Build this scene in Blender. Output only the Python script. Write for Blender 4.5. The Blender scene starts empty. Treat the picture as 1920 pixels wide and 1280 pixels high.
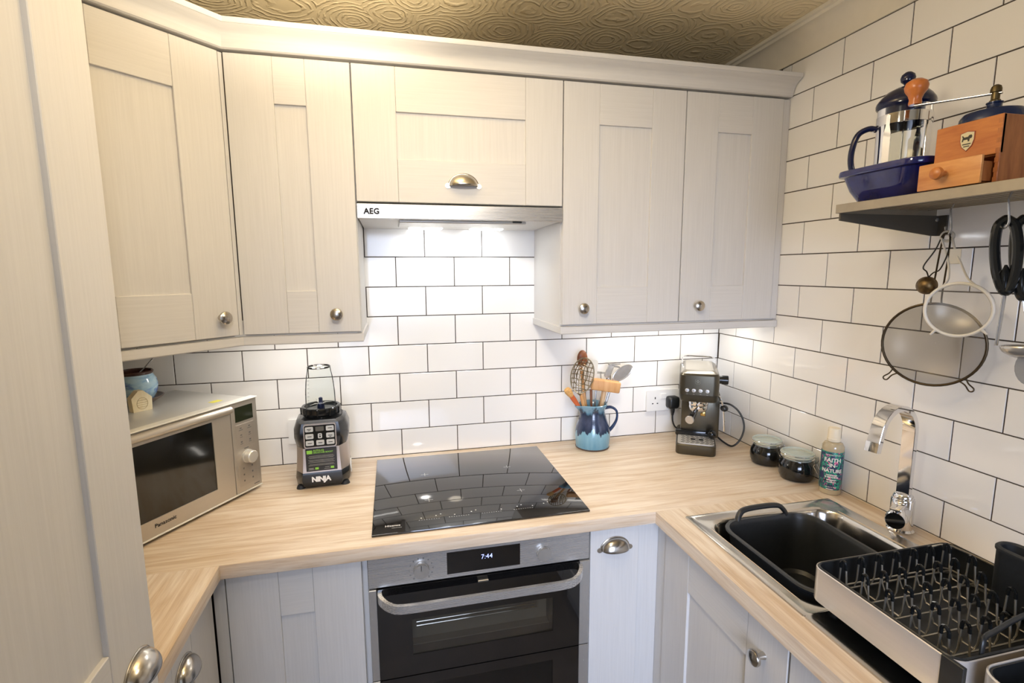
import bpy, bmesh, math, random
from mathutils import Vector, Matrix
random.seed(7)
PI = math.pi
scene = bpy.context.scene
COL = scene.collection

# ------------------------------------------------------------------ camera
cam_d = bpy.data.cameras.new('camera')
cam_d.sensor_width = 36.0
cam_d.sensor_fit = 'HORIZONTAL'
cam_d.lens = 954.99 / 1920 * 36
cam_d.clip_start = 0.01
cam = bpy.data.objects.new('camera', cam_d)
COL.objects.link(cam)
def _cam(yaw, pitch, roll, pos):
    Rz = Matrix.Rotation(yaw, 3, 'Z'); Rx = Matrix.Rotation(pitch, 3, 'X'); Ry = Matrix.Rotation(roll, 3, 'Y')
    M = Rz @ Rx @ Ry
    r, f, u = M.col[0], M.col[1], M.col[2]
    m = Matrix.Identity(4)
    for i in range(3):
        m[i][0] = r[i]; m[i][1] = u[i]; m[i][2] = -f[i]; m[i][3] = pos[i]
    cam.matrix_world = m
_cam(-0.23127, -0.13921, 0.00503, (-1.30614, -1.83063, 1.57473))
scene.camera = cam

# ------------------------------------------------------------------ world, lights, exposure
w = bpy.data.worlds.new('world'); scene.world = w; w.use_nodes = True
w.node_tree.nodes['Background'].inputs[0].default_value = (0.75, 0.85, 1.0, 1)
w.node_tree.nodes['Background'].inputs[1].default_value = 0.6
vs = scene.view_settings
vs.view_transform = 'Standard'; vs.look = 'None'; vs.gamma = 1.0; vs.use_curve_mapping = False
vs.exposure = 0.43
def light(name, kind, loc, power, color, size=0.1, size_y=None, rot=(0, 0, 0), shape=None, spread=None):
    d = bpy.data.lights.new(name, kind); d.energy = power; d.color = color
    if kind == 'AREA':
        d.shape = shape or ('RECTANGLE' if size_y else 'DISK'); d.size = size
        if size_y: d.size_y = size_y
        if spread: d.spread = spread
    else:
        d.shadow_soft_size = size
    o = bpy.data.objects.new(name, d); o.location = loc; o.rotation_euler = rot
    COL.objects.link(o); return o
light('ceiling_lamp_light', 'POINT', (-1.02, -1.18, 2.00), 6.3, (1.0, 0.87, 0.68), 0.07)
up = light('ceiling_fill_upglow', 'SPOT', (-1.20, -1.08, 2.00), 78, (1.0, 0.86, 0.64), 0.05)  # added unseen spot, aimed upwards only to brighten the ceiling
up.data.spot_size = math.radians(92); up.data.spot_blend = 1.0
up.rotation_euler = (Vector((-1.34, -.80, 2.33)) - up.location).to_track_quat('-Z', 'Y').to_euler()
sp = light('ceiling_spot_light', 'SPOT', (-1.33, -1.80, 2.22), 24, (1.0, 0.96, 0.90), 0.05)
sp.data.spot_size = math.radians(84); sp.data.spot_blend = 1.0
sp.rotation_euler = (Vector((-1.12, -.32, 1.60)) - sp.location).to_track_quat('-Z', 'Y').to_euler()
wl = light('window_daylight', 'AREA', (-1.30, -3.12, 1.15), 6.2, (0.62, 0.73, 1.0), 1.0, 1.5, spread=math.radians(56))
wl.rotation_euler = (Vector((-.58, -.7, .60)) - wl.location).to_track_quat('-Z', 'Y').to_euler()
light('hood_lamp_light', 'AREA', (-1.188, -0.085, 1.706), 0.22, (0.92, 0.96, 1.0), 0.07, spread=math.radians(130))
light('hood_lamp_light', 'AREA', (-0.982, -0.085, 1.706), 0.22, (0.92, 0.96, 1.0), 0.07, spread=math.radians(130))
light('under_cabinet_light', 'AREA', (-0.33, -0.16, 1.392), 1.05, (1.0, 0.95, 0.86), 0.5, 0.03)
light('under_cabinet_light', 'AREA', (-1.60, -0.17, 1.392), 0.80, (1.0, 0.96, 0.91), 0.34, 0.03)

# ------------------------------------------------------------------ material helpers
def lin(h):
    h = h.lstrip('#'); v = [int(h[i:i + 2], 16) / 255 for i in (0, 2, 4)]
    return tuple((c / 12.92 if c <= 0.04045 else ((c + 0.055) / 1.055) ** 2.4) for c in v)
MATS = {}
class NT:
    def __init__(s, name):
        s.m = bpy.data.materials.new(name); s.m.use_nodes = True
        s.t = s.m.node_tree; s.n = s.t.nodes; s.l = s.t.links; s.b = s.n['Principled BSDF']
    def add(s, typ, **kw):
        x = s.n.new(typ)
        for k, v in kw.items():
            if k.startswith('_'): setattr(x, k[1:], v)
            else: x.inputs[k].default_value = v
        return x
    def link(s, a, b): s.l.new(a, b)
    def ramp(s, stops, fac, interp='LINEAR'):
        r = s.n.new('ShaderNodeValToRGB'); r.color_ramp.interpolation = interp
        e = r.color_ramp.elements
        while len(e) < len(stops): e.new(0.5)
        for i, (p, c) in enumerate(stops):
            e[i].position = p; e[i].color = (*c, 1)
        s.link(fac, r.inputs[0]); return r
    def coord(s, scale=(1, 1, 1), rot=(0, 0, 0), kind='Object'):
        tc = s.n.new('ShaderNodeTexCoord'); mp = s.n.new('ShaderNodeMapping')
        mp.inputs['Scale'].default_value = scale; mp.inputs['Rotation'].default_value = rot
        s.link(tc.outputs[kind], mp.inputs['Vector']); return mp.outputs['Vector']
    def bump(s, h, strength=0.2, dist=0.001):
        b = s.n.new('ShaderNodeBump'); b.inputs['Strength'].default_value = strength; b.inputs['Distance'].default_value = dist
        s.link(h, b.inputs['Height']); s.link(b.outputs[0], s.b.inputs['Normal'])
def M(name, col=None, rough=0.5, metal=0.0, **kw):
    if name in MATS: return MATS[name]
    n = NT(name); b = n.b
    if isinstance(col, str): col = lin(col)
    b.inputs['Base Color'].default_value = (*col, 1); b.inputs['Roughness'].default_value = rough; b.inputs['Metallic'].default_value = metal
    for k, v in kw.items():
        if k == 'trans': b.inputs['Transmission Weight'].default_value = v
        elif k == 'ior': b.inputs['IOR'].default_value = v
        elif k == 'coat': b.inputs['Coat Weight'].default_value = v; b.inputs['Coat Roughness'].default_value = 0.05
        elif k == 'emit': b.inputs['Emission Color'].default_value = (*v[0], 1); b.inputs['Emission Strength'].default_value = v[1]
        elif k == 'alpha': b.inputs['Alpha'].default_value = v
    if 'noise' in kw:                       # subtle colour variation + fine relief
        sc, amt = kw['noise']
        nz = n.add('ShaderNodeTexNoise', Scale=sc, Detail=4.0); n.link(n.coord(), nz.inputs['Vector'])
        r = n.ramp([(0.3, tuple(c * (1 - amt) for c in col)), (0.7, tuple(min(1, c * (1 + amt)) for c in col))], nz.outputs[0])
        n.link(r.outputs[0], b.inputs['Base Color']); n.bump(nz.outputs[0], 0.08, 0.0005)
    MATS[name] = n.m; return n.m
def grain(name, c1, c2, scale, rough=0.45, bump=0.25, extra=None):
    n = NT(name)
    v = n.coord(scale)
    a = n.add('ShaderNodeTexNoise', Scale=1.0, Detail=6.0, Roughness=0.62, Distortion=0.25); n.link(v, a.inputs['Vector'])
    r = n.ramp([(0.32, lin(c1)), (0.68, lin(c2))], a.outputs[0])
    src = r.outputs[0]
    if extra:                                # wide darker streaks
        v2 = n.coord(extra[0]); q = n.add('ShaderNodeTexNoise', Scale=1.0, Detail=5.0, Roughness=0.6, Distortion=0.8); n.link(v2, q.inputs['Vector'])
        r2 = n.ramp([(0.40, (1, 1, 1)), (0.66, lin(extra[1]))], q.outputs[0])
        mx = n.n.new('ShaderNodeMix'); mx.data_type = 'RGBA'; mx.blend_type = 'MULTIPLY'; mx.inputs[0].default_value = 1.0
        n.link(src, mx.inputs[6]); n.link(r2.outputs[0], mx.inputs[7]); src = mx.outputs[2]
    n.link(src, n.b.inputs['Base Color']); n.b.inputs['Roughness'].default_value = rough
    n.bump(a.outputs[0], bump, 0.0008)
    MATS[name] = n.m; return n.m
CAB_V = grain('cabinet_paint_vertical_grain', '#cecbc7', '#d5d2ce', (210, 210, 5), 0.5, 0.2)
CAB_H = grain('cabinet_paint_horizontal_grain', '#cecbc7', '#d5d2ce', (5, 5, 210), 0.5, 0.2)
CAB_P = M('cabinet_carcass_paint', '#d2cfcb', 0.5)
OAK_X = grain('oak_grain_along_x', '#dccab4', '#eddfcc', (11.0, 240, 240), 0.42, 0.2, ((3.0, 42, 42), '#e6d8c6'))
OAK_Y = grain('oak_grain_along_y', '#dccab4', '#eddfcc', (240, 11.0, 240), 0.42, 0.2, ((42, 3.0, 42), '#e6d8c6'))
TILE = M('glazed_white_tile', '#f3f0eb', 0.07, 0.0, coat=0.3)
GROUT = M('dark_grout', '#4a4038', 0.9, noise=(90, 0.15))
PLASTER = M('cream_plaster', '#e6dcc8', 0.8, noise=(40, 0.03))
COVING = M('coving_paint', '#e9e1d0', 0.6, noise=(30, 0.02))
CHROME = M('chrome', '#e8e8ea', 0.06, 1.0)
NICKEL = M('brushed_nickel', '#c4beb4', 0.24, 1.0)
BLACK = M('black_plastic', '#202223', 0.38, 0.0, noise=(60, 0.2))
BLACKG = M('gloss_black_plastic', '#181a1b', 0.12)
RUBBER = M('charcoal_rubber', '#222426', 0.6, 0.0, noise=(200, 0.15))
WHITE = M('white_plastic', '#efede8', 0.3)
GLASSB = M('black_ceramic_glass', '#0b0b0c', 0.03, 0.0, ior=1.85)
DARK = M('opening_shade', '#1b1a18', 0.8)  # dark colour standing in for shade inside socket holes and tray slots
def brushed(name, col, rough, scale):
    n = NT(name); n.b.inputs['Metallic'].default_value = 0.72
    v = n.coord(scale); a = n.add('ShaderNodeTexNoise', Scale=1.0, Detail=5.0); n.link(v, a.inputs['Vector'])
    r = n.ramp([(0.3, tuple(c * 0.955 for c in lin(col))), (0.7, lin(col))], a.outputs[0]); n.link(r.outputs[0], n.b.inputs['Base Color'])
    mr = n.n.new('ShaderNodeMapRange'); mr.inputs[3].default_value = rough * 0.8; mr.inputs[4].default_value = rough * 1.25
    n.link(a.outputs[0], mr.inputs[0]); n.link(mr.outputs[0], n.b.inputs['Roughness'])
    n.bump(a.outputs[0], 0.02, 0.0002)
    MATS[name] = n.m; return n.m
STEEL = brushed('brushed_steel', '#cbc9c6', 0.27, (6, 900, 900))
STEELV = brushed('satin_steel', '#c8c6c2', 0.24, (120, 120, 120))
def glass(name, col=(1, 1, 1), rough=0.02, mix=0.12, tint=(0.96, 0.98, 0.97)):
    if name in MATS: return MATS[name]          # thin clear wall: transparent with a fresnel gloss
    n = NT(name); n.n.remove(n.b)
    t = n.n.new('ShaderNodeBsdfTransparent'); t.inputs[0].default_value = (*tint, 1)
    g = n.n.new('ShaderNodeBsdfGlossy'); g.inputs['Roughness'].default_value = rough; g.inputs[0].default_value = (*col, 1)
    lw = n.n.new('ShaderNodeLayerWeight'); lw.inputs[0].default_value = mix
    mx = n.n.new('ShaderNodeMixShader'); n.link(lw.outputs['Fresnel'], mx.inputs[0]); n.link(t.outputs[0], mx.inputs[1]); n.link(g.outputs[0], mx.inputs[2])
    n.link(mx.outputs[0], n.n['Material Output'].inputs[0]); MATS[name] = n.m; return n.m
CLEAR = glass('clear_thin_glass', mix=0.06)

# ------------------------------------------------------------------ geometry helpers
def rrect(x0, x1, y0, y1, r, n=5):
    r = min(r, (x1 - x0) / 2 - 1e-5, (y1 - y0) / 2 - 1e-5); pts = []
    for cx, cy, a0 in ((x1 - r, y0 + r, -90), (x1 - r, y1 - r, 0), (x0 + r, y1 - r, 90), (x0 + r, y0 + r, 180)):
        for i in range(n + 1):
            a = math.radians(a0 + 90 * i / n); pts.append((cx + r * math.cos(a), cy + r * math.sin(a)))
    return pts
def spline(pts, n=8, closed=False):
    P = [Vector(p) for p in pts]; out = []; L = len(P)
    rng = range(L if closed else L - 1)
    for i in rng:
        g = lambda k: P[k % L] if closed else P[max(0, min(L - 1, k))]
        p0, p1, p2, p3 = g(i - 1), g(i), g(i + 1), g(i + 2)
        for j in range(n):
            t = j / n
            out.append(0.5 * ((2 * p1) + (p2 - p0) * t + (2 * p0 - 5 * p1 + 4 * p2 - p3) * t * t + (3 * p1 - p0 - 3 * p2 + p3) * t ** 3))
    if not closed: out.append(P[-1])
    return out
class B:
    def __init__(s): s.bm = bmesh.new()
    def box(s, x0, x1, y0, y1, z0, z1, bev=0.0, seg=1):
        if bev:
            t = bmesh.new(); s._box(t, x0, x1, y0, y1, z0, z1)
            bmesh.ops.bevel(t, geom=list(t.edges), offset=bev, segments=seg, affect='EDGES', profile=0.5)
            me = bpy.data.meshes.new('t'); t.to_mesh(me); t.free(); s.bm.from_mesh(me); bpy.data.meshes.remove(me)
        else: s._box(s.bm, x0, x1, y0, y1, z0, z1)
        return s
    def _box(s, bm, x0, x1, y0, y1, z0, z1):
        v = [bm.verts.new((x, y, z)) for z in (z0, z1) for y in (y0, y1) for x in (x0, x1)]
        for f in ((0, 2, 3, 1), (4, 5, 7, 6), (0, 1, 5, 4), (2, 6, 7, 3), (0, 4, 6, 2), (1, 3, 7, 5)): bm.faces.new([v[i] for i in f])
    def loft(s, rings, cap0=False, cap1=False, closed=True):
        R = [[s.bm.verts.new(p) for p in r] for r in rings]
        n = len(R[0])
        for a, b in zip(R, R[1:]):
            for i in range(n if closed else n - 1):
                j = (i + 1) % n
                try: s.bm.faces.new((a[i], a[j], b[j], b[i]))
                except ValueError: pass
        if cap0: s.bm.faces.new(list(reversed(R[0])))
        if cap1: s.bm.faces.new(R[-1])
        return s
    def lathe(s, prof, seg=32, c=(0, 0, 0), cap0=False, cap1=False, axis='Z'):
        rings = []
        for r, z in prof:
            ring = []
            for i in range(seg):
                a = 2 * PI * i / seg; x, y = max(r, 1e-5) * math.cos(a), max(r, 1e-5) * math.sin(a)
                if axis == 'Z': p = (c[0] + x, c[1] + y, c[2] + z)
                elif axis == 'Y': p = (c[0] + x, c[1] - z, c[2] + y)     # z grows towards -y
                else: p = (c[0] + z, c[1] + x, c[2] + y)
                ring.append(p)
            rings.append(ring)
        return s.loft(rings, cap0, cap1)
    def tube(s, pts, r, seg=8, closed=False, flat=1.0, cap=True):
        P = [Vector(p) for p in pts]; n = len(P); rr = r if isinstance(r, (list, tuple)) else [r] * n
        T = []
        for i in range(n):
            if closed: d = P[(i + 1) % n] - P[i - 1]
            else: d = P[min(n - 1, i + 1)] - P[max(0, i - 1)]
            T.append(d.normalized())
        up = Vector((0, 0, 1)) if abs(T[0].z) < 0.9 else Vector((0, 1, 0))
        nrm = (up - T[0] * up.dot(T[0])).normalized(); rings = []
        for i in range(n):
            nrm = (nrm - T[i] * nrm.dot(T[i])).normalized(); bi = T[i].cross(nrm)
            rings.append([P[i] + nrm * math.cos(2 * PI * k / seg) * rr[i] * flat + bi * math.sin(2 * PI * k / seg) * rr[i] for k in range(seg)])
        if closed: rings.append(rings[0]); s.loft(rings); bmesh.ops.remove_doubles(s.bm, verts=s.bm.verts, dist=1e-6); return s
        return s.loft(rings, cap, cap)
    def prism(s, poly, a, b, plane='XZ'):
        f = {'XZ': lambda p, t: (p[0], t, p[1]), 'XY': lambda p, t: (p[0], p[1], t), 'YZ': lambda p, t: (t, p[0], p[1])}[plane]
        return s.loft([[f(p, a) for p in poly], [f(p, b) for p in poly]], True, True)
    def sphere(s, c, r, seg=16, rings=10, sc=(1, 1, 1)):
        t = bmesh.new(); bmesh.ops.create_uvsphere(t, u_segments=seg, v_segments=rings, radius=r)
        for v in t.verts: v.co = Vector((v.co.x * sc[0] + c[0], v.co.y * sc[1] + c[1], v.co.z * sc[2] + c[2]))
        me = bpy.data.meshes.new('t'); t.to_mesh(me); t.free(); s.bm.from_mesh(me); bpy.data.meshes.remove(me); return s
    def xf(s, m): bmesh.ops.transform(s.bm, matrix=m, verts=s.bm.verts); return s
    def build(s, name, mat, parent=None, smooth=35, solid=0.0, sub=0, m=None, loc=None):
        if m is not None: s.xf(m)
        bmesh.ops.recalc_face_normals(s.bm, faces=s.bm.faces)
        me = bpy.data.meshes.new(name); s.bm.to_mesh(me); s.bm.free()
        if smooth:
            for p in me.polygons: p.use_smooth = True
            me.set_sharp_from_angle(angle=math.radians(smooth))
        me.materials.append(mat)
        o = bpy.data.objects.new(name, me); COL.objects.link(o)
        if parent: o.parent = parent
        if loc: o.location = loc
        if solid:
            md = o.modifiers.new('s', 'SOLIDIFY'); md.thickness = solid; md.offset = 0
        if sub:
            md = o.modifiers.new('u', 'SUBSURF'); md.levels = sub; md.render_levels = sub
        return o
def inst(src, name, parent=None, loc=None, rot=None):     # an object that shares another one's mesh
    o = src.copy(); o.name = name; COL.objects.link(o); o.parent = parent
    if loc is not None: o.location = loc
    if rot is not None: o.rotation_euler = rot
    return o
def tag(o, label, cat, group=None):
    o['label'] = label; o['category'] = cat
    if group: o['group'] = group
    return o
def thing(name, label, cat, loc=(0, 0, 0), rz=0.0, group=None):
    o = bpy.data.objects.new(name, None); o.empty_display_size = 0.05; COL.objects.link(o)
    o.location = loc; o.rotation_euler = (0, 0, rz); return tag(o, label, cat, group)
def struct(o): o['kind'] = 'structure'; return o
def text(body, size, mat, parent, m, name='lettering', bold=0.0, extrude=0.0003, align='CENTER', wrap=None, spacing=1.0):
    c = bpy.data.curves.new('t', 'FONT'); c.body = body; c.size = size; c.align_x = align; c.extrude = extrude; c.offset = bold; c.space_character = spacing; c.resolution_u = 3
    t = bpy.data.objects.new('t', c); COL.objects.link(t); bpy.context.view_layer.update()
    me = bpy.data.meshes.new_from_object(t.evaluated_get(bpy.context.evaluated_depsgraph_get()))
    bpy.data.objects.remove(t); bpy.data.curves.remove(c)
    me.transform(Matrix.Rotation(PI / 2, 4, 'X'))          # reads towards -y
    if wrap:
        for v in me.vertices:
            a = v.co.x / wrap; rr = wrap - v.co.y
            v.co.x, v.co.y = math.sin(a) * rr, -math.cos(a) * rr
    me.transform(m); me.name = name; me.materials.clear(); me.materials.append(mat)
    o = bpy.data.objects.new(name, me); COL.objects.link(o); o.parent = parent; return o
T = lambda x, y, z: Matrix.Translation((x, y, z))

# ================================================================== SETTING
XL, YR, ZC = -2.305, -3.2, 2.33
struct(B().box(XL - .1, .1, YR - .1, .1, -.1, 0).build('floor', M('floor_vinyl', '#8d8378', 0.5, noise=(6, 0.15)), smooth=0))
wb = struct(B().box(XL, 0.0025, 0.0025, .1, 0, 2.6).build('wall_back', GROUT, smooth=0))
wr = struct(B().box(0.0025, .1, YR, .1, 0, 2.6).build('wall_right', GROUT, smooth=0))
struct(B().box(XL - .1, XL, YR, .1, 0, 2.6).build('wall_left', PLASTER, smooth=0))
rear = B(); rear.box(XL, 0, YR - .1, YR, 0, .45); rear.box(XL, 0, YR - .1, YR, 2.25, 2.6); rear.box(XL, -2.05, YR - .1, YR, .45, 2.25); rear.box(-.45, 0, YR - .1, YR, .45, 2.25)
struct(rear.build('wall_rear', PLASTER, smooth=0))
wf = B(); wf.box(-2.05, -1.99, YR - .07, YR - .02, .45, 2.25); wf.box(-.51, -.45, YR - .07, YR - .02, .45, 2.25); wf.box(-1.99, -.51, YR - .07, YR - .02, .45, .51); wf.box(-1.99, -.51, YR - .07, YR - .02, 2.19, 2.25); wf.box(-1.28, -1.22, YR - .07, YR - .02, .51, 2.19)
struct(wf.build('window_1', WHITE, smooth=0))
# textured ceiling: swirled plaster
n = NT('swirled_plaster'); v = n.coord((6.2, 6.2, 6.2))
dn = n.add('ShaderNodeTexNoise', Scale=2.6, Detail=2.0); n.link(v, dn.inputs['Vector'])
mxv = n.n.new('ShaderNodeMix'); mxv.data_type = 'RGBA'; mxv.blend_type = 'LINEAR_LIGHT'; mxv.inputs[0].default_value = 0.10
n.link(v, mxv.inputs[6]); n.link(dn.outputs['Color'], mxv.inputs[7])
vo = n.add('ShaderNodeTexVoronoi', Scale=1.0, Randomness=0.55); n.link(mxv.outputs[2], vo.inputs['Vector'])
def mth(op, a, b=None):
    x = n.n.new('ShaderNodeMath'); x.operation = op
    for i, q in enumerate((a, b)):
        if q is None: continue
        if isinstance(q, (int, float)): x.inputs[i].default_value = q
        else: n.link(q, x.inputs[i])
    return x.outputs[0]
ringh = mth('SINE', mth('MULTIPLY', vo.outputs['Distance'], 62.0))
ringh = mth('POWER', mth('MAXIMUM', ringh, 0.0), 0.8)
br = n.add('ShaderNodeTexNoise', Scale=4.5, Detail=3.0); n.link(v, br.inputs['Vector'])
ringh = mth('MULTIPLY', ringh, mth('MULTIPLY', mth('SUBTRACT', br.outputs[0], 0.30), 3.0))
st = n.add('ShaderNodeTexNoise', Scale=26.0, Detail=3.0); n.link(v, st.inputs['Vector'])
cen = mth('MULTIPLY', mth('LESS_THAN', vo.outputs['Distance'], 0.2), mth('MULTIPLY', mth('GREATER_THAN', st.outputs[0], 0.52), 1.4))
hh = mth('ADD', ringh, cen)
n.b.inputs['Base Color'].default_value = (*lin('#ecdcb8'), 1); n.b.inputs['Roughness'].default_value = 0.45
n.bump(hh, 0.5, 0.006)
struct(B().box(XL - .1, .1, YR - .1, .1, ZC, ZC + .1).build('ceiling', n.m, smooth=0))
# coving above the right-hand tiles
cv = [(0, 2.238), (-.006, 2.238)] + [(-.006 - .046 * (1 - math.cos(a)), 2.245 + .066 * math.sin(a)) for a in [i * PI / 16 for i in range(9)]] + [(-.056, 2.318), (-.064, 2.320), (-.064, 2.33), (0, 2.33)]
struct(B().prism([(y, z) for y, z in cv], YR, 0, 'XZ').build('trim_1', COVING))
# ---- tiles
PX, PZ, G = 0.203, 0.10275, 0.0031
def tile_mesh(wd, ht, key={}):
    k = (round(wd, 4), round(ht, 4))
    if k in key: return key[k]
    bm = bmesh.new(); b = 0.0008; d = 0.0025
    rr = []
    for i, y in ((b, 0.0), (0.0, b), (0.0, d)):
        rr.append([bm.verts.new(p) for p in ((i, y, i), (wd - i, y, i), (wd - i, y, ht - i), (i, y, ht - i))])
    bm.faces.new(rr[0])
    for a, c in zip(rr, rr[1:]):
        for i in range(4): bm.faces.new((a[i], c[i], c[(i + 1) % 4], a[(i + 1) % 4]))
    me = bpy.data.meshes.new('tile'); bmesh.ops.recalc_face_normals(bm, faces=bm.faces); bm.to_mesh(me); bm.free(); me.materials.append(TILE)
    key[k] = me; return me
def lay(parent, off_odd, off_even, rows, u0, u1, put, zmin):
    for row in rows:
        z1 = 1.005 + (row - 1) * PZ - G / 2; z0 = z1 - PZ + G
        lo, hi = u0(row), u1(row)
        off = off_odd if row % 2 else off_even
        k = math.floor((lo - off) / PX)
        while off + k * PX < hi:
            a, b = off + k * PX + G / 2, off + (k + 1) * PX - G / 2; k += 1
            a, b = max(a, lo), min(b, hi)
            if b - a < 0.006: continue
            zz = max(z0, zmin)
            o = bpy.data.objects.new('tile', tile_mesh(b - a, z1 - zz)); COL.objects.link(o); o.parent = parent
            put(o, a, b, zz)
def put_b(o, a, b, z): o.location = (a, 0, z)
def put_r(o, a, b, z): o.location = (0, -a, z); o.rotation_euler = (0, 0, -PI / 2)
lay(wb, -1.0853, -1.1878, range(1, 6), lambda r: XL, lambda r: -0.0015, put_b, 0.911)
lay(wb, -1.0853, -1.1878, range(6, 10), lambda r: -1.42, lambda r: -0.75, put_b, 0.911)
lay(wr, 0.1061, 0.2074, range(1, 14), lambda r: 0.0015 if r < 6 else 0.27, lambda r: 1.78, put_r, 0.911)

# ================================================================== CABINETS
def knob_mesh():
    b = B(); b.lathe([(0.0, 0), (.008, 0), (.0065, .006), (.006, .014), (.012, .017), (.0165, .020), (.0172, .024), (.0160, .027), (.011, .0300), (.004, .0315), (.0, .0317)], 24, axis='Y'); return b
KNOB = None
def knob(parent, x, z):
    global KNOB
    if KNOB is None: KNOB = knob_mesh().build('knob', NICKEL, parent); KNOB.location = (x, 0, z); return KNOB
    return inst(KNOB, 'knob', parent, (x, 0, z))
CUP = None
def cup(parent, x, z):
    global CUP
    if CUP is None:
        b = B(); a, h, d = .040, .033, .026; nu, nv = 20, 9; rings = []
        for j in range(nv + 1):
            vv = PI / 2 * j / nv
            rings.append([(a * math.cos(PI * i / nu), -.0015 - d * math.sin(PI * i / nu) ** .8 * math.sin(vv), h * math.sin(PI * i / nu) ** .85 * math.cos(vv) - .004) for i in range(nu + 1)])
        b.loft(rings, closed=False)
        # flange that follows the rim, ending in two rounded ears
        fl = []
        for k in (0, 1):
            fl.append([((a - .001 + k * .006) * math.cos(t), -.001, (h - .001 + k * .005) * math.sin(t) - .004) for t in [PI * i / nu for i in range(nu + 1)]])
        b.loft(fl, closed=False)
        for s in (-1, 1):
            b.prism([(s * .045 + .0075 * math.cos(t), -.003 + .0065 * math.sin(t)) for t in [2 * PI * i / 16 for i in range(16)]], -.002, 0)
        CUP = b.build('cup_handle', NICKEL, parent, solid=0.0016); CUP.location = (x, 0, z); return CUP
    return inst(CUP, 'cup_handle', parent, (x, 0, z))
ST, RL = 0.114, 0.117
def shaker(parent, x0, x1, z0, z1, name='door', st=ST, rl=RL, th=.02, rails=True):
    """panel mesh is the door part; stiles and rails are its sub-parts. Front face at local y=0."""
    if not rails:
        return B().box(x0, x1, 0, th, z0, z1, .0012).build(name, CAB_V, parent)
    d = B().box(x0 + st - .004, x1 - st + .004, .0075, th - .002, z0 + rl - .004, z1 - rl + .004).build(name, CAB_V, parent, smooth=0)
    e = .0011
    B().box(x0, x0 + st, 0, th, z0, z1, e).build('stile', CAB_V, d); B().box(x1 - st, x1, 0, th, z0, z1, e).build('stile', CAB_V, d)
    B().box(x0 + st + .0003, x1 - st - .0003, .0004, th, z0, z0 + rl, e).build('rail', CAB_H, d); B().box(x0 + st + .0003, x1 - st - .0003, .0004, th, z1 - rl, z1, e).build('rail', CAB_H, d)
    return d
YF = -0.320           # wall-cabinet door faces
ZB, ZT = 1.4035, 2.1255
def wallcab(label, x0, x1, z0=ZB, dx0=None, dx1=None, knobx=None, handle=None):
    c = thing('wall_cabinet', label, 'cabinet', (x0, YF, 0))
    wd = x1 - x0
    B().box(.0005, wd - .0005, .022, -YF - .001, z0 - (.0062 if z0 == ZB else 0), ZT + .0045).build('body', CAB_P, c, smooth=0)
    d = shaker(c, (dx0 or .0018), (wd - .0018) if dx1 is None else dx1, z0, ZT)
    if knobx is not None: knob(d, knobx, 1.455)
    if handle: cup(d, *handle)
    return c
c1 = wallcab('cream wall cabinet with a narrow door and knob, left of the cooker hood', -1.703, -1.392, knobx=-1.457 + 1.703)
c2 = wallcab('cream wall cabinet with a lift-up flap and cup handle directly above cooker hood', -1.392, -.790, z0=1.766, handle=(-1.092 + 1.392, 1.818))
c3 = wallcab('cream wall cabinet with a wide panelled door and knob right of cooker hood', -.790, -.383, knobx=-.725 + .790)
c4 = wallcab('cream wall cabinet with a narrow panel beside the right tiled wall', -.383, -.0015, dx1=.355, knobx=-.32 + .383)
B().box(.358, .3812, .004, .022, ZB, ZT).build('filler_strip', CAB_V, c4)
# diagonal corner cabinet
dg = thing('corner_wall_cabinet', 'cream diagonal corner wall cabinet above the microwave', 'cabinet', (-1.985, -.600, 0), PI / 4)
DW = .396
poly = [(.0, .022), (DW, .022), (DW + .02, .042), (DW + .02 + .1, .14), (DW / 2 + .2, .62 - .005), (DW / 2 - .0, .62 - .1), (-.2, .23), (-.02, .042)]
hw = .5 * .005
body = B().prism([(.012, .022), (DW - .012, .022), (DW - .004, .030), (.4 * DW + .34, .22), (.198, .610), (-.185, .228), (.004, .030)], ZB - .0062, ZT + .0045, 'XY').build('body', CAB_P, dg, smooth=0)
B().box(DW - .006, DW + .004, .004, .020, ZB, ZT).build('corner_post', CAB_V, dg)
d = shaker(dg, .001, DW - .009, ZB, ZT, st=.112); knob(d, DW - .055, 1.455)
# cornice along all wall cabinets
def sweep_h(path, prof, z=0):
    """path: 2-D polyline, prof: (outward offset, height); outward is to the right of the travel direction"""
    P = [Vector(p) for p in path]; rings = []
    for i, p in enumerate(P):
        d0 = (P[i] - P[i - 1]).normalized() if i else (P[1] - P[0]).normalized()
        d1 = (P[i + 1] - P[i]).normalized() if i < len(P) - 1 else d0
        n0, n1 = Vector((d0.y, -d0.x)), Vector((d1.y, -d1.x)); m = (n0 + n1).normalized(); k = 1 / max(.3, m.dot(n0))
        rings.append([(p.x + m.x * k * o, p.y + m.y * k * o, z + h) for o, h in prof])
    return B().loft(rings, True, True)
path = [(-2.08, -.697), (-1.7035, YF), (-.004, YF)]
prof = [(0, 2.131), (.006, 2.131), (.010, 2.134), (.011, 2.140), (.013, 2.150), (.019, 2.161), (.029, 2.170), (.041, 2.176), (.044, 2.179), (.046, 2.179), (.048, 2.183), (.048, 2.191), (.044, 2.193), (-.03, 2.193), (-.03, 2.131)]
tag(sweep_h(path, prof).build('cornice', CAB_H), 'cream curved cornice moulding running above all wall cabinets', 'cornice')
pp = [(.0, 1.374), (.002, 1.3725), (.002, 1.400), (-.016, 1.400), (-.016, 1.3725)]
pp = [(-.016, 1.3735), (.001, 1.3735), (.003, 1.376), (.003, 1.3970), (-.016, 1.3970)]
tag(sweep_h([(-1.985, -.600), (-1.7035, YF), (-1.3905, YF), (-1.3905, -.002)], pp).build('pelmet', CAB_H), 'cream light pelmet strip under the wall cabinets left of the hood', 'pelmet')
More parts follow.
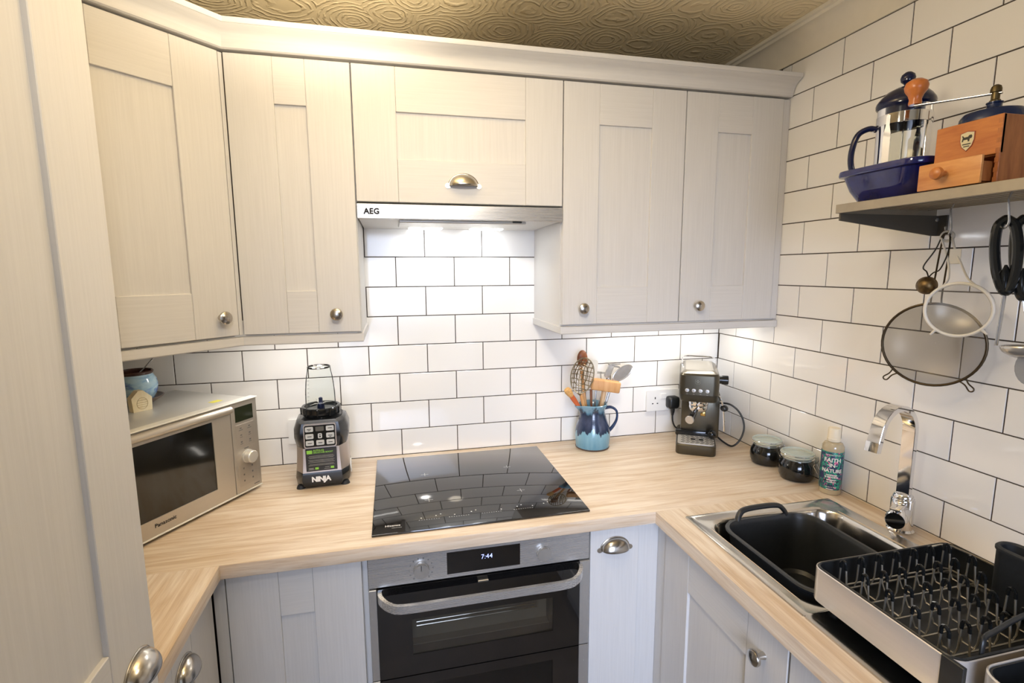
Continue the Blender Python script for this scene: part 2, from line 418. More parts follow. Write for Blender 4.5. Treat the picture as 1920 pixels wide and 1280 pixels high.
tag(sweep_h([(-.7915, -.002), (-.7915, YF), (-.003, YF)], pp).build('pelmet', CAB_H), 'cream light pelmet strip under the wall cabinets right of the hood', 'pelmet')
# ---- base units
YB = -.600
b1 = thing('base_cabinet', 'grey-cream base cabinet with narrow panelled door left of the oven', 'cabinet', (-1.713, YB, 0))
B().box(.002, .322, .022, .58, .15, .868).build('body', CAB_P, b1, smooth=0)
shaker(b1, .003, .309, .155, .862); B().box(-.026, .0, .004, .022, .15, .868).build('filler_strip', CAB_V, b1); B().box(.02, .30, .06, .08, .0, .15).build('plinth', CAB_H, b1, smooth=0)
b2 = thing('pull_out_cabinet', 'slim plain pull-out cabinet with cup handle right of the oven', 'cabinet', (-.7985, YB, 0))
B().box(.002, .147, .022, .58, .15, .868).build('body', CAB_P, b2, smooth=0)
d = shaker(b2, .002, .1475, .155, .862, rails=False); cup(d, .0745, .806)
B().box(.150, .2155, .013, .031, .15, .868).build('filler_strip', CAB_V, b2); B().box(.0, .188, .06, .08, .0, .15).build('plinth', CAB_H, b2, smooth=0)
XR = -.588
def rbase(label, y0, wd, kx, stx=ST):
    b = thing('base_cabinet', label, 'cabinet', (XR, y0, 0), -PI / 2)
    B().box(.002, wd - .002, .022, .575, .15, .74).build('body', CAB_P, b, smooth=0)
    d = shaker(b, .002, wd - .0015, .155, .862, st=stx)
    if kx: knob(d, kx, .787)
    B().box(.01, wd - .01, .06, .08, 0, .15).build('plinth', CAB_H, b, smooth=0); return b
r1 = rbase('grey-cream base cabinet with steel knob under the washing-up bowl', -.634, .456, .392)
B().box(-.045, -.001, .004, .026, .15, .868).build('filler_strip', CAB_V, r1)
rbase('grey-cream base cabinet under the dish rack, nearest the camera on the right', -1.092, .456, None)
lb = thing('base_cabinet', 'grey-cream base cabinet with cup handle under the worktop by the tall unit', 'cabinet', (-1.737, -.940, 0), PI / 2)
B().box(.002, .30, .022, .56, .15, .868).build('body', CAB_P, lb, smooth=0)
d = shaker(lb, .002, .298, .155, .862, st=.10); cup(d, .152, .782); B().box(.301, .336, .004, .026, .15, .868).build('filler_strip', CAB_V, lb)
# tall unit
tl = thing('tall_cabinet', 'tall grey-cream larder unit with panelled door at the left edge', 'cabinet', (-1.694, -1.58, 0), PI / 2)
B().box(0, .598, .022, .608, .1, 2.14).build('body', CAB_P, tl, smooth=0)
d = shaker(tl, .002, .598, .945, 2.136, st=.118); cup(d, .598 - .058, .985)
d = shaker(tl, .002, .598, .12, .941, st=.118)
# ---- worktop
WT = .91
wt = thing('worktop', 'pale oak-effect worktop running round three sides', 'worktop', (0, 0, 0))
def slab(name, boxes, mat):
    b = B()
    for q in boxes: b.box(*q, .875, WT)
    return b.build(name, mat, wt, smooth=0)
o = B().box(XL + .001, -.0005, -.625, -.0008, .875, WT, .0022, 2).build('back_section', OAK_X, wt)
B().box(XL + .001, -1.711, -.944, -.6235, .875, WT - .0002, .0022, 2).build('left_section', OAK_Y, wt)
B().box(XL + .001, -1.7125, -.948, -.944, .876, WT - .001).build('end_cap', M('dark_edging', '#5b4a3d', 0.6), wt, smooth=0)
SX0, SX1, SY0, SY1 = -.522, -.125, -.705, -1.075     # bowl cut-out
slab('right_section', [(-.615, SX0, -1.76, -.6235), (SX1, -.0008, -1.76, -.6235), (SX0, SX1, SY0, -.6235), (SX0, SX1, -1.76, SY1)], OAK_Y)
# ================================================================== COOKER HOOD
hd = thing('cooker_hood', 'built-in steel cooker hood with two lit lamps between the wall cabinets', 'cooker hood', (-1.392, 0, 0))
HW = .602
B().box(.001, HW - .001, YF - .002, YF + .020, 1.7195, 1.7605, .0012).build('fascia', STEEL, hd)
b = B(); b.prism([(YF + .021, 1.7215), (-.001, 1.7165), (-.001, 1.762), (YF + .021, 1.762)], .004, HW - .004, 'YZ')
b.build('body', M('hood_grey_enamel', '#d9d6d0', 0.35), hd, smooth=0)
b = B(); b.box(.115, .495, -.290, -.115, 1.7125, 1.7205, .002); b.build('filter_panel', M('filter_pale_grey', '#d2cfc8', 0.35, 0.3), hd)
LAMP = M('hood_lamp_glow', '#ffffff', 0.4, emit=((0.93, 0.96, 1.0), 14.0))
for x in (-1.188, -.982): B().box(x + 1.392 - .055, x + 1.392 + .055, -.100, -.058, 1.7105, 1.7165, .002).build('lamp', LAMP, hd)
B().box(.45, .478, -.306, -.298, 1.715, 1.7205, .0015).build('switch', BLACK, hd)
INK = M('dark_print', '#141416', 0.8)
text('AEG', .0215, INK, hd, T(.0405, YF - .0023, 1.7325), bold=.0009, spacing=1.05)
# ================================================================== HOB
hb = thing('induction_hob', 'black glass induction hob reflecting the white tiles', 'hob', (-1.377, -.582, WT))
B().box(0, .585, 0, .534, 0.0002, .0058, .0016, 2).build('glass_top', GLASSB, hb)
PRW = M('white_print', '#d9d9d6', 0.6)
flat = Matrix.Rotation(-PI / 2, 4, 'X')
text('Hisense', .0125, PRW, hb, T(.052, .036, .0060) @ flat, bold=.0002, extrude=.0001)
text('INDUCTION', .0045, PRW, hb, T(.062, .026, .0060) @ flat, extrude=.0001)
b = B()
for i, x in enumerate((.125, .165, .178, .215, .262, .275, .345, .392, .405, .435, .470, .483)):
    b.box(x, x + .0035, .062 + (i % 3) * .006, .0655 + (i % 3) * .006, .0058, .00605)
for cx, cy in ((.155, .36), (.43, .36), (.155, .17), (.43, .17)):
    b.box(cx - .012, cx + .012, cy - .0005, cy + .0005, .0058, .0060); b.box(cx - .0005, cx + .0005, cy - .012, cy + .012, .0058, .0060)
for x in (.12, .20, .29, .38):
    for k in range(9): b.box(x + k * .0065, x + k * .0065 + .003, .052, .0532, .0058, .0060)
b.build('control_marks', PRW, hb, smooth=0)
# ================================================================== DOUBLE OVEN
ov = thing('double_oven', 'stainless built-in double oven with black glass doors and a lit clock', 'oven', (-1.389, YB, 0))
OW = .589
B().box(.002, OW - .002, .06, .56, .155, .868).build('body', M('oven_case', '#2a2a2b', 0.6), ov, smooth=0)
cp = B().box(0, OW, .0, .06, .783, .862, .0015).build('control_panel', STEEL, ov)
B().box(.197, .392, -.0012, .004, .7945, .8545, .0008).build('display', GLASSB, cp)
BLUE = M('clock_glow', '#ffffff', 0.4, emit=((0.22, 0.30, 1.0), 3.5))
text('7:44', .0185, BLUE, cp, T(.3015, -.0016, .8255), name='clock_digits', bold=-.0005)
for x in (.131, .457):
    kn = B().lathe([(.0, 0), (.0195, 0), (.0200, .002), (.0195, .012), (.0185, .0145), (0, .0150)], 32, (x, 0, .819), axis='Y').build('knob', STEELV, cp)
    if x < .3: B().box(x - .0007, x + .0007, -.0156, -.0148, .822, .836).build('pointer', INK, cp, smooth=0)
b = B()
for k in range(12):
    a = math.radians(-50 + k * 25.5); b.lathe([(0, 0), (.0022, 0), (.0022, .0002), (0, .0003)], 8, (.131 + .030 * math.cos(a), -.0001, .819 + .030 * math.sin(a)), axis='Y')
b.build('dial_marks', M('grey_print', '#6d6c6a', 0.6), cp)
b = B()
for k in range(9):
    a = math.radians(20 + k * 17.5); b.lathe([(0, 0), (.0008, 0), (.0008, .0002), (0, .0003)], 6, (.457 + .024 * math.cos(a), -.0001, .819 + .024 * math.sin(a)), axis='Y')
b.build('dial_marks', M('grey_print', '#6d6c6a', 0.6), cp)
OGL = glass('tinted_oven_glass', mix=0.35, tint=(0.72, 0.71, 0.68), rough=0.05)
CAV = M('oven_cavity', '#8f897d', 0.4, 0.3)
def oven_door(z0, z1, wz0, wz1, handle):
    x0, x1 = .104, .484
    b = B(); yy = (-.004, .030)
    b.box(.0195, x0, *yy, z0, z1); b.box(x1, .5605, *yy, z0, z1); b.box(x0, x1, *yy, z0, wz0); b.box(x0, x1, *yy, wz1, z1)
    d = b.build('door', GLASSB, ov, smooth=0)
    for a, c in ((0, .0190), (.5610, OW)): B().box(a, c, -.004, .034, z0, z1, .0012).build('steel_strip', STEELV, d)
    B().box(x0, x1, -.0035, -.0015, wz0, wz1).build('window_pane', OGL, d, smooth=0)
    c = B(); c.box(x0 + .001, x1 - .001, .056, .058, wz0, wz1)
    c.box(x0 + .001, x1 - .001, .031, .056, wz0, wz0 + .002); c.box(x0 + .001, x1 - .001, .031, .056, wz1 - .002, wz1)
    c.build('cavity', CAV, d, smooth=0)
    r = B()
    for k, z in enumerate((.45, .56)): r.tube([(x0 + .012, .045, wz0 + (wz1 - wz0) * z), (x1 - .03, .045, wz0 + (wz1 - wz0) * z)], .0022, 8)
    r.build('shelf_rail', CHROME, d)
    if handle:
        zc = z1 - .033; pts = [(.026, -.003, zc + .016), (.030, -.020, zc + .013), (.050, -.038, zc + .005), (.085, -.046, zc), (.20, -.047, zc), (.39, -.047, zc), (.505, -.046, zc), (.540, -.038, zc + .005), (.558, -.020, zc + .013), (.562, -.003, zc + .016)]
        P = spline(pts, 6); rings = []
        for i, p in enumerate(P):
            t = (P[min(i + 1, len(P) - 1)] - P[max(i - 1, 0)]).normalized(); nn = Vector((t.y, -t.x, 0)).normalized()
            rings.append([p + nn * a + Vector((0, 0, q)) for a, q in ((.005, -.0105), (.005, .0105), (-.005, .0105), (-.005, -.0105))])
        B().loft(rings, True, True).build('handle', STEEL, d)
        B().box(.275, .303, -.016, -.004, z1 - .012, z1 - .006, .001).build('latch', NICKEL, d)
    return d
oven_door(.5285, .7805, .586, .686, True)
oven_door(.160, .5255, .270, .497, False)
# ================================================================== MICROWAVE
mw = thing('microwave', 'silver microwave oven set at an angle in the left corner', 'microwave', (-1.9903, -.6105, WT), math.radians(58))
SIL = M('silver_paint', '#c2bbb0', 0.34, 0.55); SILP = M('silver_panel', '#bdb5aa', 0.38, 0.5); SILT = M('pale_silver_top', '#d6d3cb', 0.3, 0.35)
B().box(.004, .508, .022, .330, .010, .286, .004, 2).build('case', SILT, mw)
for x, y in ((.05, .05), (.46, .05), (.05, .28), (.46, .28)): B().lathe([(0, 0), (.014, 0), (.016, .011), (0, .011)], 16, (x, y, 0)).build('foot', BLACK, mw)
d = B(); x0, x1 = .0, .4135
d.box(x0, .045, 0, .022, .012, .2865); d.box(.354, x1, 0, .022, .012, .2865); d.box(.045, .354, 0, .022, .012, .056); d.box(.045, .354, 0, .022, .252, .2865)
d = d.build('door', SIL, mw, smooth=0)
hp = [(-.002, .262)] + [(-.002 - .013 * math.sin(a), .272 - .011 * math.cos(a)) for a in [PI * i / 10 for i in range(11)]] + [(-.002, .2855)]
B().prism(hp, x0 + .001, x1 - .001, 'YZ').build('handle', SIL, d)
MWG = M('microwave_window', '#15140f', 0.10, 0.0, coat=0.5)
B().box(.0445, .3545, .002, .008, .0555, .2525).build('window', MWG, d, smooth=0)
B().box(x0, .51, -.003, .004, .0085, .0125, .001).build('bottom_trim', M('pale_trim', '#e2dfd6', 0.35), mw)
B().box(x0, .51, -.006, .022, .2868, .2905, .001).build('top_trim', M('pale_trim', '#e2dfd6', 0.35), mw)
text('Panasonic', .0145, INK, d, T(.1985, -.0006, .0330), bold=.0001, extrude=.0002)
cpn = B().box(.4165, .5095, 0, .024, .0125, .2865, .001).build('control_panel', SIL, mw)
B().box(.4300, .4935, -.0008, .004, .2275, .2715).build('display', M('lcd_green', '#2b3022', 0.15), cpn, smooth=0)
for z0, z1 in ((.150, .2185), (.030, .0965)): B().box(.4290, .4940, -.0005, .004, z0, z1, .0004).build('key_pad', SILP, cpn)
GP = M('grey_print', '#6d6c6a', 0.6)
def marks(parent, rects, y, mat, name='key_marks'):
    b = B()
    for x, z, ww, h in rects: b.box(x - ww / 2, x + ww / 2, y, y + .0004, z - h / 2, z + h / 2)
    return b.build(name, mat, parent, smooth=0)
r = []
for x in (.446, .477):
    for z in (.205, .184, .163): r += [(x, z + .002, .006, .004), (x, z - .004, .014 if z > .2 else .009, .0018)]
for x in (.446, .477):
    for z in (.083, .064, .045): r.append((x, z, .0045, .005))
r += [(.461, .1425, .016, .0022), (.490, .0215, .020, .0022)]
marks(cpn, r, -.0008, GP)
B().lathe([(0, 0), (.0205, 0), (.0205, .004), (.0190, .005), (.0185, .021), (.0165, .0235), (0, .024)], 32, (.4635, 0, .1165), axis='Y').build('dial', SILT, cpn)
ys = B().box(.415, .447, .060, .082, .2862, .2866).build('energy_sticker', M('yellow_sticker', '#e7dc58', 0.5), mw, smooth=0)
# things on the microwave (top z = WT + .286)
ZM = WT + .2862
def mwp(x, y): c, s = math.cos(math.radians(58)), math.sin(math.radians(58)); return (-1.9903 + c * x - s * y, -.6105 + s * x + c * y)
def glaze(name, stops, sc, dist=0.6):
    n = NT(name); v = n.coord(sc); a = n.add('ShaderNodeTexNoise', Scale=1.0, Detail=4.0, Distortion=dist); n.link(v, a.inputs['Vector'])
    rr = n.ramp([(p, lin(c)) for p, c in stops], a.outputs[0]); n.link(rr.outputs[0], n.b.inputs['Base Color']); n.b.inputs['Roughness'].default_value = 0.14
    n.b.inputs['Coat Weight'].default_value = 0.4; MATS[name] = n.m; return n.m
px, py = -2.040, -.165
sa = tag(B().lathe([(0, .001), (.035, .001), (.046, .004), (.064, .016), (.066, .019), (.063, .0195), (.045, .009), (.0, .006)], 36).build('saucer', M('grey_brown_stoneware', '#7d6d64', 0.4, noise=(40, .2)), loc=(px, py, ZM)), 'shallow grey-brown stoneware saucer under the blue sugar pot on the microwave', 'saucer')
pot = thing('sugar_pot', 'blue glazed pottery sugar pot with brown rim on the microwave', 'pot', (px, py, ZM + .0072))
BLG = glaze('blue_streaked_glaze', [(.28, '#3a48a0'), (.40, '#6d90c4'), (.48, '#9fc4da'), (.62, '#bcd8e2'), (.75, '#86aed2')], (20, 20, 45), 1.2)
BRN = M('brown_glaze', '#4a3027', 0.2, noise=(60, .3))
B().lathe([(0, 0), (.036, 0), (.042, .005), (.051, .026), (.054, .044), (.051, .062), (.044, .074), (.042, .078)], 36).build('body', BLG, pot)
B().lathe([(.042, .078), (.0445, .081), (.0455, .086), (.043, .0885), (.0395, .087), (.038, .078), (.044, .065), (.046, .046), (.0, .040)], 36).build('rim', BRN, pot)
sp = thing('teaspoon', 'small steel teaspoon standing in the blue sugar pot', 'spoon', (px, py, ZM + .0072))
B().tube(spline([(-.010, -.005, .062), (.012, .004, .082), (.032, .014, .106), (.042, .019, .118)], 5), [.0036 + .0050 * max(0, i / 15 - .45) for i in range(16)], 8, flat=.5).build('handle', STEELV, sp)
B().sphere((-.014, -.006, .059), .010, 14, 8, (1.3, .9, .35)).build('bowl', STEELV, sp)
qx, qy = -1.990, -.266
hs = thing('wooden_house', 'small carved pale wooden house block on the microwave', 'ornament', (qx, qy, ZM), math.radians(49))
PALEW = grain('pale_bare_wood', '#e6d2a4', '#f0e4c4', (60, 60, 12), 0.6, 0.15)
B().prism([(-.0235, 0), (.0235, 0), (.0250, .036), (.004, .0575), (-.008, .0575), (-.0260, .039)], -.011, .011).build('block', PALEW, hs, smooth=20)
b = B()
for z, ww in ((.012, .024), (.018, .028), (.024, .028), (.030, .022)): b.box(-ww / 2, ww / 2, -.0118, -.0108, z, z + .0012)
b.tube([(.0135 * math.cos(t), -.0112, .022 + .016 * math.sin(t)) for t in [2 * PI * i / 24 for i in range(24)]], .0007, 6, closed=True)
b.build('carving', M('carved_wood_shade', '#c9b68c', 0.7), hs)
# ================================================================== BLENDER
nj = thing('blender', 'black and silver countertop blender with clear cup left of the hob', 'blender', (-1.5365, -.2365, WT), .05)
NS = M('blender_silver', '#b9aea6', 0.32, 0.65)
def oct_ring(w, d, z, f=.024, c=.083, ox=.003, bk=.03):
    """plan: narrow flat front, wide shoulders, rounded back"""
    hw, fw = w / 2, w / 2 - f; y0, y1 = c - d / 2, c + d / 2
    return [(ox + x, y, z) for x, y in ((-fw, y0), (fw, y0), (hw - .004, y0 + .030), (hw, y0 + .055), (hw, y1 - bk), (hw - bk * .4, y1 - bk * .35), (hw - bk, y1), (-hw + bk, y1), (-hw + bk * .4, y1 - bk * .35), (-hw, y1 - bk), (-hw, y0 + .055), (-hw + .004, y0 + .030))]
B().loft([oct_ring(.150, .158, .006), oct_ring(.160, .164, .010), oct_ring(.166, .166, .03), oct_ring(.160, .160, .051)], True, True).build('base', BLACKG, nj, smooth=25)
B().loft([oct_ring(.160, .158, .051), oct_ring(.155, .150, .09), oct_ring(.152, .148, .135)], True, True).build('body', NS, nj, smooth=25)
B().loft([oct_ring(.152, .150, .128), oct_ring(.164, .158, .155), oct_ring(.163, .158, .18), oct_ring(.146, .150, .205, .02), oct_ring(.128, .130, .212, .02)], True, True).build('shoulder', M('gloss_charcoal', '#1a1b1d', 0.16), nj, smooth=25)
for x, y in ((-.062, .02), (.068, .02), (-.062, .145), (.068, .145)): B().lathe([(.0, 0), (.014, 0), (.013, .004), (.010, .010), (0, .010)], 16, (x, y, 0)).build('foot', RUBBER, nj)
CN = (.003, .083, 0)
B().lathe([(.050, .206), (.053, .210), (.0535, .216), (.058, .220), (.0595, .226), (.0595, .240), (.057, .243), (.050, .243), (.047, .236), (.0, .232)], 32, CN).build('collar', BLACKG, nj)
b = B()
for k in range(10):
    a = 2 * PI * k / 10 + .2; c, s = math.cos(a), math.sin(a)
    b.tube([(CN[0] + .0595 * c, CN[1] + .0595 * s, .219), (CN[0] + .0600 * c, CN[1] + .0600 * s, .241)], .0022, 6)
b.build('grip_rib', BLACKG, nj)
BLD = B()
for k in range(4):
    a = k * PI / 2 + .5; c, s = math.cos(a), math.sin(a); BLD.tube([(CN[0], CN[1], .248), (CN[0] + .018 * c, CN[1] + .018 * s, .250), (CN[0] + .036 * c, CN[1] + .036 * s, .247 + .010 * (k % 2))], [.0042, .004, .001], 6, flat=.35)
BLD.build('blade', STEELV, nj)
B().lathe([(.011, .232), (.010, .248), (.006, .252), (.006, .266), (.003, .268), (0, .2685)], 16, CN).build('blade_hub', M('navy_plastic', '#1b2240', 0.3), nj)
cupo = B().lathe([(.0455, .243), (.0452, .252), (.0445, .285), (.042, .315), (.0395, .335), (.0365, .350), (.0350, .360), (.0345, .364), (.0335, .3655), (.0, .3645)], 40, CN).build('cup', CLEAR, nj)
marks(cupo, [(-.029 + .0005 * k, .268 + k * .0125, .006 if k % 2 else .004, .0009) for k in range(6)], .0445, GP, 'measure_marks')
B().lathe([(.0335, .3635), (.0352, .3655), (.0352, .3675), (.0335, .3690), (.0318, .3675), (.0318, .3655), (.0335, .3635)], 36, CN).build('rim_band', glass('smoky_rim', mix=.5, tint=(.72, .70, .70)), cupo)
pb = B().prism(rrect(-.0445, .0495, .131, .2045, .006), -.0005, .012).build('control_frame', NS, nj)
B().prism(rrect(-.0415, .0465, .134, .2015, .005), -.0015, .002).build('button_panel', BLACKG, pb)
BTN = M('button_white', '#c9cbc9', 0.4)
for i, x in enumerate((-.0275, .0025, .0320)):
    for j, z in enumerate((.1900, .1680, .1470)):
        if j == 0 and i == 1: continue
        hw_ = .006 if (j == 1 and i == 1) else .0115
        B().prism(rrect(x - hw_, x + hw_, z - .0078, z + .0078, .003, 3), -.0024, -.001).build('button', BTN, pb)
B().prism(rrect(-.0095, .0145, .183, .1975, .002, 3), -.0022, -.001).build('timer_window', M('timer_grey', '#5c5a52', 0.3), pb)
b = [(x, z, .012, .002) for x in (-.0275, .0320) for z in (.1905, .1675, .1465)] + [(.0025, .1465, .012, .002), (.0025, .1655, .005, .004), (.0025, .1710, .004, .003), (-.0275, .187, .007, .0018), (.032, .163, .006, .0018)]
marks(pb, b, -.0028, INK)
lbm = Matrix.Rotation(0, 4, 'X')
lbl = B().box(-.0425, .0475, .0026, .0125, .0555, .1265, .0004).build('label_panel', BLACKG, nj)
GRN = M('label_green', '#8fd04a', 0.5)
marks(lbl, [(-.031, .117, .016, .011), (-.012, .064, .010, .007), (.033, .064, .010, .007)], .0021, GRN, 'label_print')
text('AUTO-iQ', .0075, GRN, lbl, T(-.0205, .0023, .1185), align='LEFT', bold=.0002, extrude=.0002)
text('SMOOTHIE BOOST', .0068, GRN, lbl, T(-.0205, .0023, .1120), align='LEFT', bold=.0001, extrude=.0002)
marks(lbl, [(.0025, z, .076 if k % 2 else .070, .0012) for k, z in enumerate((.104, .1005, .097, .091, .0875, .0835, .0775, .074))] + [(-.028, .066, .015, .0016), (-.028, .061, .017, .0014), (.018, .066, .013, .0016), (.018, .061, .017, .0014), (-.028, .0635, .012, .0012)], .0022, M('pale_print', '#8d8d88', 0.6), 'label_print')
text('NINJA', .0215, M('logo_white', '#f2f2f2', 0.4), nj, T(-.001, -.0012, .0235) @ Matrix.Rotation(math.radians(-3), 4, 'X'), bold=.0010, spacing=.92)
B().box(.083, .087, .055, .085, .022, .058).build('side_sticker', WHITE, nj, smooth=0)
B().tube(spline([(-.055, .17, .085), (-.082, .175, .095), (-.094, .19, .115), (-.085, .215, .135)], 6), .003, 8).build('power_cord', BLACK, nj)
# ================================================================== SOCKETS
def socket(label, x0, z0):
    s = thing('double_socket', label, 'socket', (x0, 0, z0))
    B().prism(rrect(0, .146, 0, .086, .005), -.0095, -.0002).build('plate', WHITE, s, smooth=50)
    for cx in (.038, .108):
        hol = B()
        hol.box(cx - .002, cx + .002, -.0100, -.0090, .049, .057); hol.box(cx - .0135, cx - .0075, -.0100, -.0090, .0285, .0325); hol.box(cx + .0075, cx + .0135, -.0100, -.0090, .0285, .0325)
        hol.build('pin_hole', DARK, s, smooth=0)
        B().box(cx + (.0225 if cx < .07 else -.0365), cx + (.0365 if cx < .07 else -.0225), -.0135, -.0085, .049, .071, .0015).build('switch', WHITE, s)
    return s
socket('white double wall socket with a black plug left of the coffee machine', -.3215, 1.0065)
socket('white double wall socket half hidden behind the blender', -1.668, .984)
pl = thing('plug', 'black mains plug with cable in the socket beside the coffee machine', 'plug', (-.3215 + .108, -.0102, 1.0065 + .034))
B().loft([[(x, -y, z) for x, z in rrect(-.0245 + k, .0245 - k, -.0235 + k, .0265 - k, .012)] for y, k in ((0, .002), (.004, 0), (.024, 0), (.031, .004), (.034, .009))], True, True).build('plug_body', BLACK, pl)
B().tube([(0, -.017, -.018), (0, -.018, -.034), (0, -.016, -.052)], [.0085, .0075, .0045], 12).build('strain_relief', BLACK, pl)
B().tube(spline([(0, -.016, -.050), (.002, -.016, -.075), (.010, -.020, -.098), (.028, -.030, -.114), (.050, -.020, -.1235), (.075, -.012, -.1265)], 6), .0033, 8).build('cable', BLACK, pl)
# ================================================================== STONEWARE JUG AND UTENSILS
JX, JY = -.5835, -.085
n = NT('dripped_blue_glaze'); v = n.coord((1, 1, 1))
sep = n.n.new('ShaderNodeSeparateXYZ'); n.link(v, sep.inputs[0])
vv = n.coord((34, 34, 5)); a = n.add('ShaderNodeTexNoise', Scale=1.0, Detail=4.0, Roughness=.6); n.link(vv, a.inputs['Vector'])
def mt(op, p, q):
    x = n.n.new('ShaderNodeMath'); x.operation = op
    for i, t in enumerate((p, q)):
        if isinstance(t, (int, float)): x.inputs[i].default_value = t
        else: n.link(t, x.inputs[i])
    return x.outputs[0]
hgt = mt('ADD', sep.outputs[2], mt('MULTIPLY', mt('SUBTRACT', a.outputs[0], .5), .135))
rp = n.ramp([(0.0, lin('#5d8ea4')), (.40, lin('#7fabbc')), (.415, lin('#27344a')), (.50, lin('#2c3750')), (.66, lin('#3d4760')), (.86, lin('#293548')), (.93, lin('#5b859c')), (1.0, lin('#749cb0'))], mt('DIVIDE', hgt, .165))
n.link(rp.outputs[0], n.b.inputs['Base Color']); n.b.inputs['Roughness'].default_value = .16; n.b.inputs['Coat Weight'].default_value = .4
sn = n.add('ShaderNodeTexNoise', Scale=1.0); vb = n.coord((4, 4, 220)); n.link(vb, sn.inputs['Vector']); n.bump(sn.outputs[0], .18, .002)
JUGM = n.m
jug = thing('jug', 'blue stoneware jug with dark drip glaze holding kitchen utensils', 'jug', (JX, JY, WT))
prof = [(0, .0), (.060, .0), (.063, .003), (.0625, .007), (.0645, .02), (.0660, .045), (.0655, .065), (.061, .085), (.053, .108), (.0465, .128), (.0445, .140), (.046, .149), (.050, .155), (.053, .161), (.0535, .166), (.051, .1685), (.048, .166), (.0405, .14), (.046, .12), (.056, .09), (.060, .05), (.058, .012), (0, .010)]
b = B(); rings = []
for r, z in prof:
    ring = []
    for i in range(40):
        t = 2 * PI * i / 40; pull = max(0, math.cos(t - math.radians(193))) ** 14 * max(0, (z - .115) / .05) * .025
        ring.append(((max(r, 1e-5) + (pull if r > .03 else 0)) * math.cos(t), (max(r, 1e-5) + (pull if r > .03 else 0)) * math.sin(t), z - 0))
    rings.append(ring)
b.loft(rings).build('body', JUGM, jug)
B().tube(spline([(.043, -.012, .150), (.066, -.018, .153), (.086, -.022, .138), (.088, -.022, .108), (.076, -.020, .082), (.060, -.016, .062)], 6), [.0075 + .0015 * math.cos(i / 30 * 2 * PI) for i in range(31)], 12, flat=.7).build('handle', M('navy_glaze', '#2c3f60', 0.18, noise=(60, .3)), jug)
B().lathe([(.0605, .0), (.0635, .001), (.0640, .004), (.0630, .0055), (.060, .004)], 40).build('foot_ring', M('bare_clay_brown', '#4a3a33', 0.5), jug)
BEECH = grain('beech_wood', '#c98f52', '#e0b07a', (45, 45, 7), 0.5, 0.1)
LIGHTW = grain('pale_spoon_wood', '#d3a878', '#e8c9a0', (50, 50, 7), 0.55, 0.1)
def J(x, dy, z): return (x - JX, dy, z)
def ut(name, label, cat): return thing(name, label, cat, (JX, JY, WT), group='utensils in the blue jug')
# wire skimmer
t = ut('wire_skimmer', 'round woven wire skimmer with wooden handle in the blue jug', 'skimmer')
B().tube([(.012, .010, .03), J(-.628, -.016, .165), J(-.642, -.026, .212)], [.0058, .006, .0062], 10).build('handle', BEECH, t)
WIRE = M('aged_wire', '#8f8064', 0.35, 0.9)
cx, cy, cz = J(-.641, -.034, .283); RX, RZ = .0385, .066
tl_ = math.radians(10)
def sk(u, w, dep): # u,w in disc coords
    x, z = u * RX, w * RZ; x, z = x * math.cos(tl_) + z * math.sin(tl_), -x * math.sin(tl_) + z * math.cos(tl_)
    return (cx + x, cy + dep - .35 * (x), cz + z)
B().tube([sk(math.cos(q), math.sin(q), 0) for q in [2 * PI * i / 40 for i in range(40)]], .0024, 8, closed=True).build('rim_wire', WIRE, t)
for k in range(-3, 4):
    h = k / 4; L = math.sqrt(1 - h * h)
    B().tube([sk(h, L * s, .024 * (1 - h * h - (L * s) ** 2)) for s in [i / 8 - 1 for i in range(17)]], .0014, 6).build('mesh_wire', WIRE, t)
    B().tube([sk(L * s, h, .024 * (1 - h * h - (L * s) ** 2)) for s in [i / 8 - 1 for i in range(17)]], .0014, 6).build('mesh_wire', WIRE, t)
for rr in (.33, .62): B().tube([sk(rr * math.cos(q), rr * math.sin(q), .024 * (1 - rr * rr)) for q in [2 * PI * i / 28 for i in range(28)]], .0016, 6, closed=True).build('mesh_wire', WIRE, t)
B().tube([J(-.642, -.026, .208), sk(-.1, -1.0, -.002)], [.0045, .003], 8).build('neck', WIRE, t)
# wooden spoon behind it
t = ut('wooden_spoon', 'dark wooden spoon standing behind the wire skimmer in the jug', 'spoon')
B().tube([(.0, .022, .03), (-.02, .024, .16), J(-.622, .028, .30)], [.0055, .0055, .006], 10).build('handle', BEECH, t)
B().sphere(J(-.617, .030, .334), .026, 18, 12, (.8, .35, 1.25)).build('bowl', M('walnut_spoon', '#8a4f2b', 0.45, noise=(60, .2)), t)
# silicone / clear spatula
t = ut('spatula', 'translucent white spatula behind the wire skimmer in the jug', 'spatula')
B().tube([(.012, .016, .03), J(-.586, .010, .165), J(-.590, .006, .225)], [.0045, .0045, .005], 10).build('handle', M('copper_brown_handle', '#8d5a3c', 0.4), t)
B().prism([(x + (z - .27) * .10, z) for x, z in rrect(-.020, .022, .222, .332, .012)], -.003, .003).build('blade', M('cloudy_silicone', '#d8d3c8', 0.3), t, m=T(J(-.592, 0, 0)[0], .004, 0))
# pastry brush leaning out over the spout
t = ut('pastry_brush', 'pastry brush with orange handle leaning out over the jug spout', 'brush')
d0, d1 = Vector((-.004, -.000, .083)), Vector(J(-.6905, -.028, .224)); dd = (d1 - d0).normalized()
p = lambda s: d0 + dd * s; LN = (d1 - d0).length
B().tube([p(0), p(LN * .5), p(LN - .072), p(LN - .040), p(LN - .020)], [.006, .006, .0075, .0095, .0092], 14).build('handle', M('orange_handle', '#d0683a', 0.35), t)
B().tube([p(LN - .020), p(LN - .012), p(LN + .004), p(LN + .014), p(LN + .0165)], [.0088, .0115, .0140, .0110, .003], 16).build('bristles', M('natural_bristle', '#d9a866', 0.8, noise=(220, .25)), t)
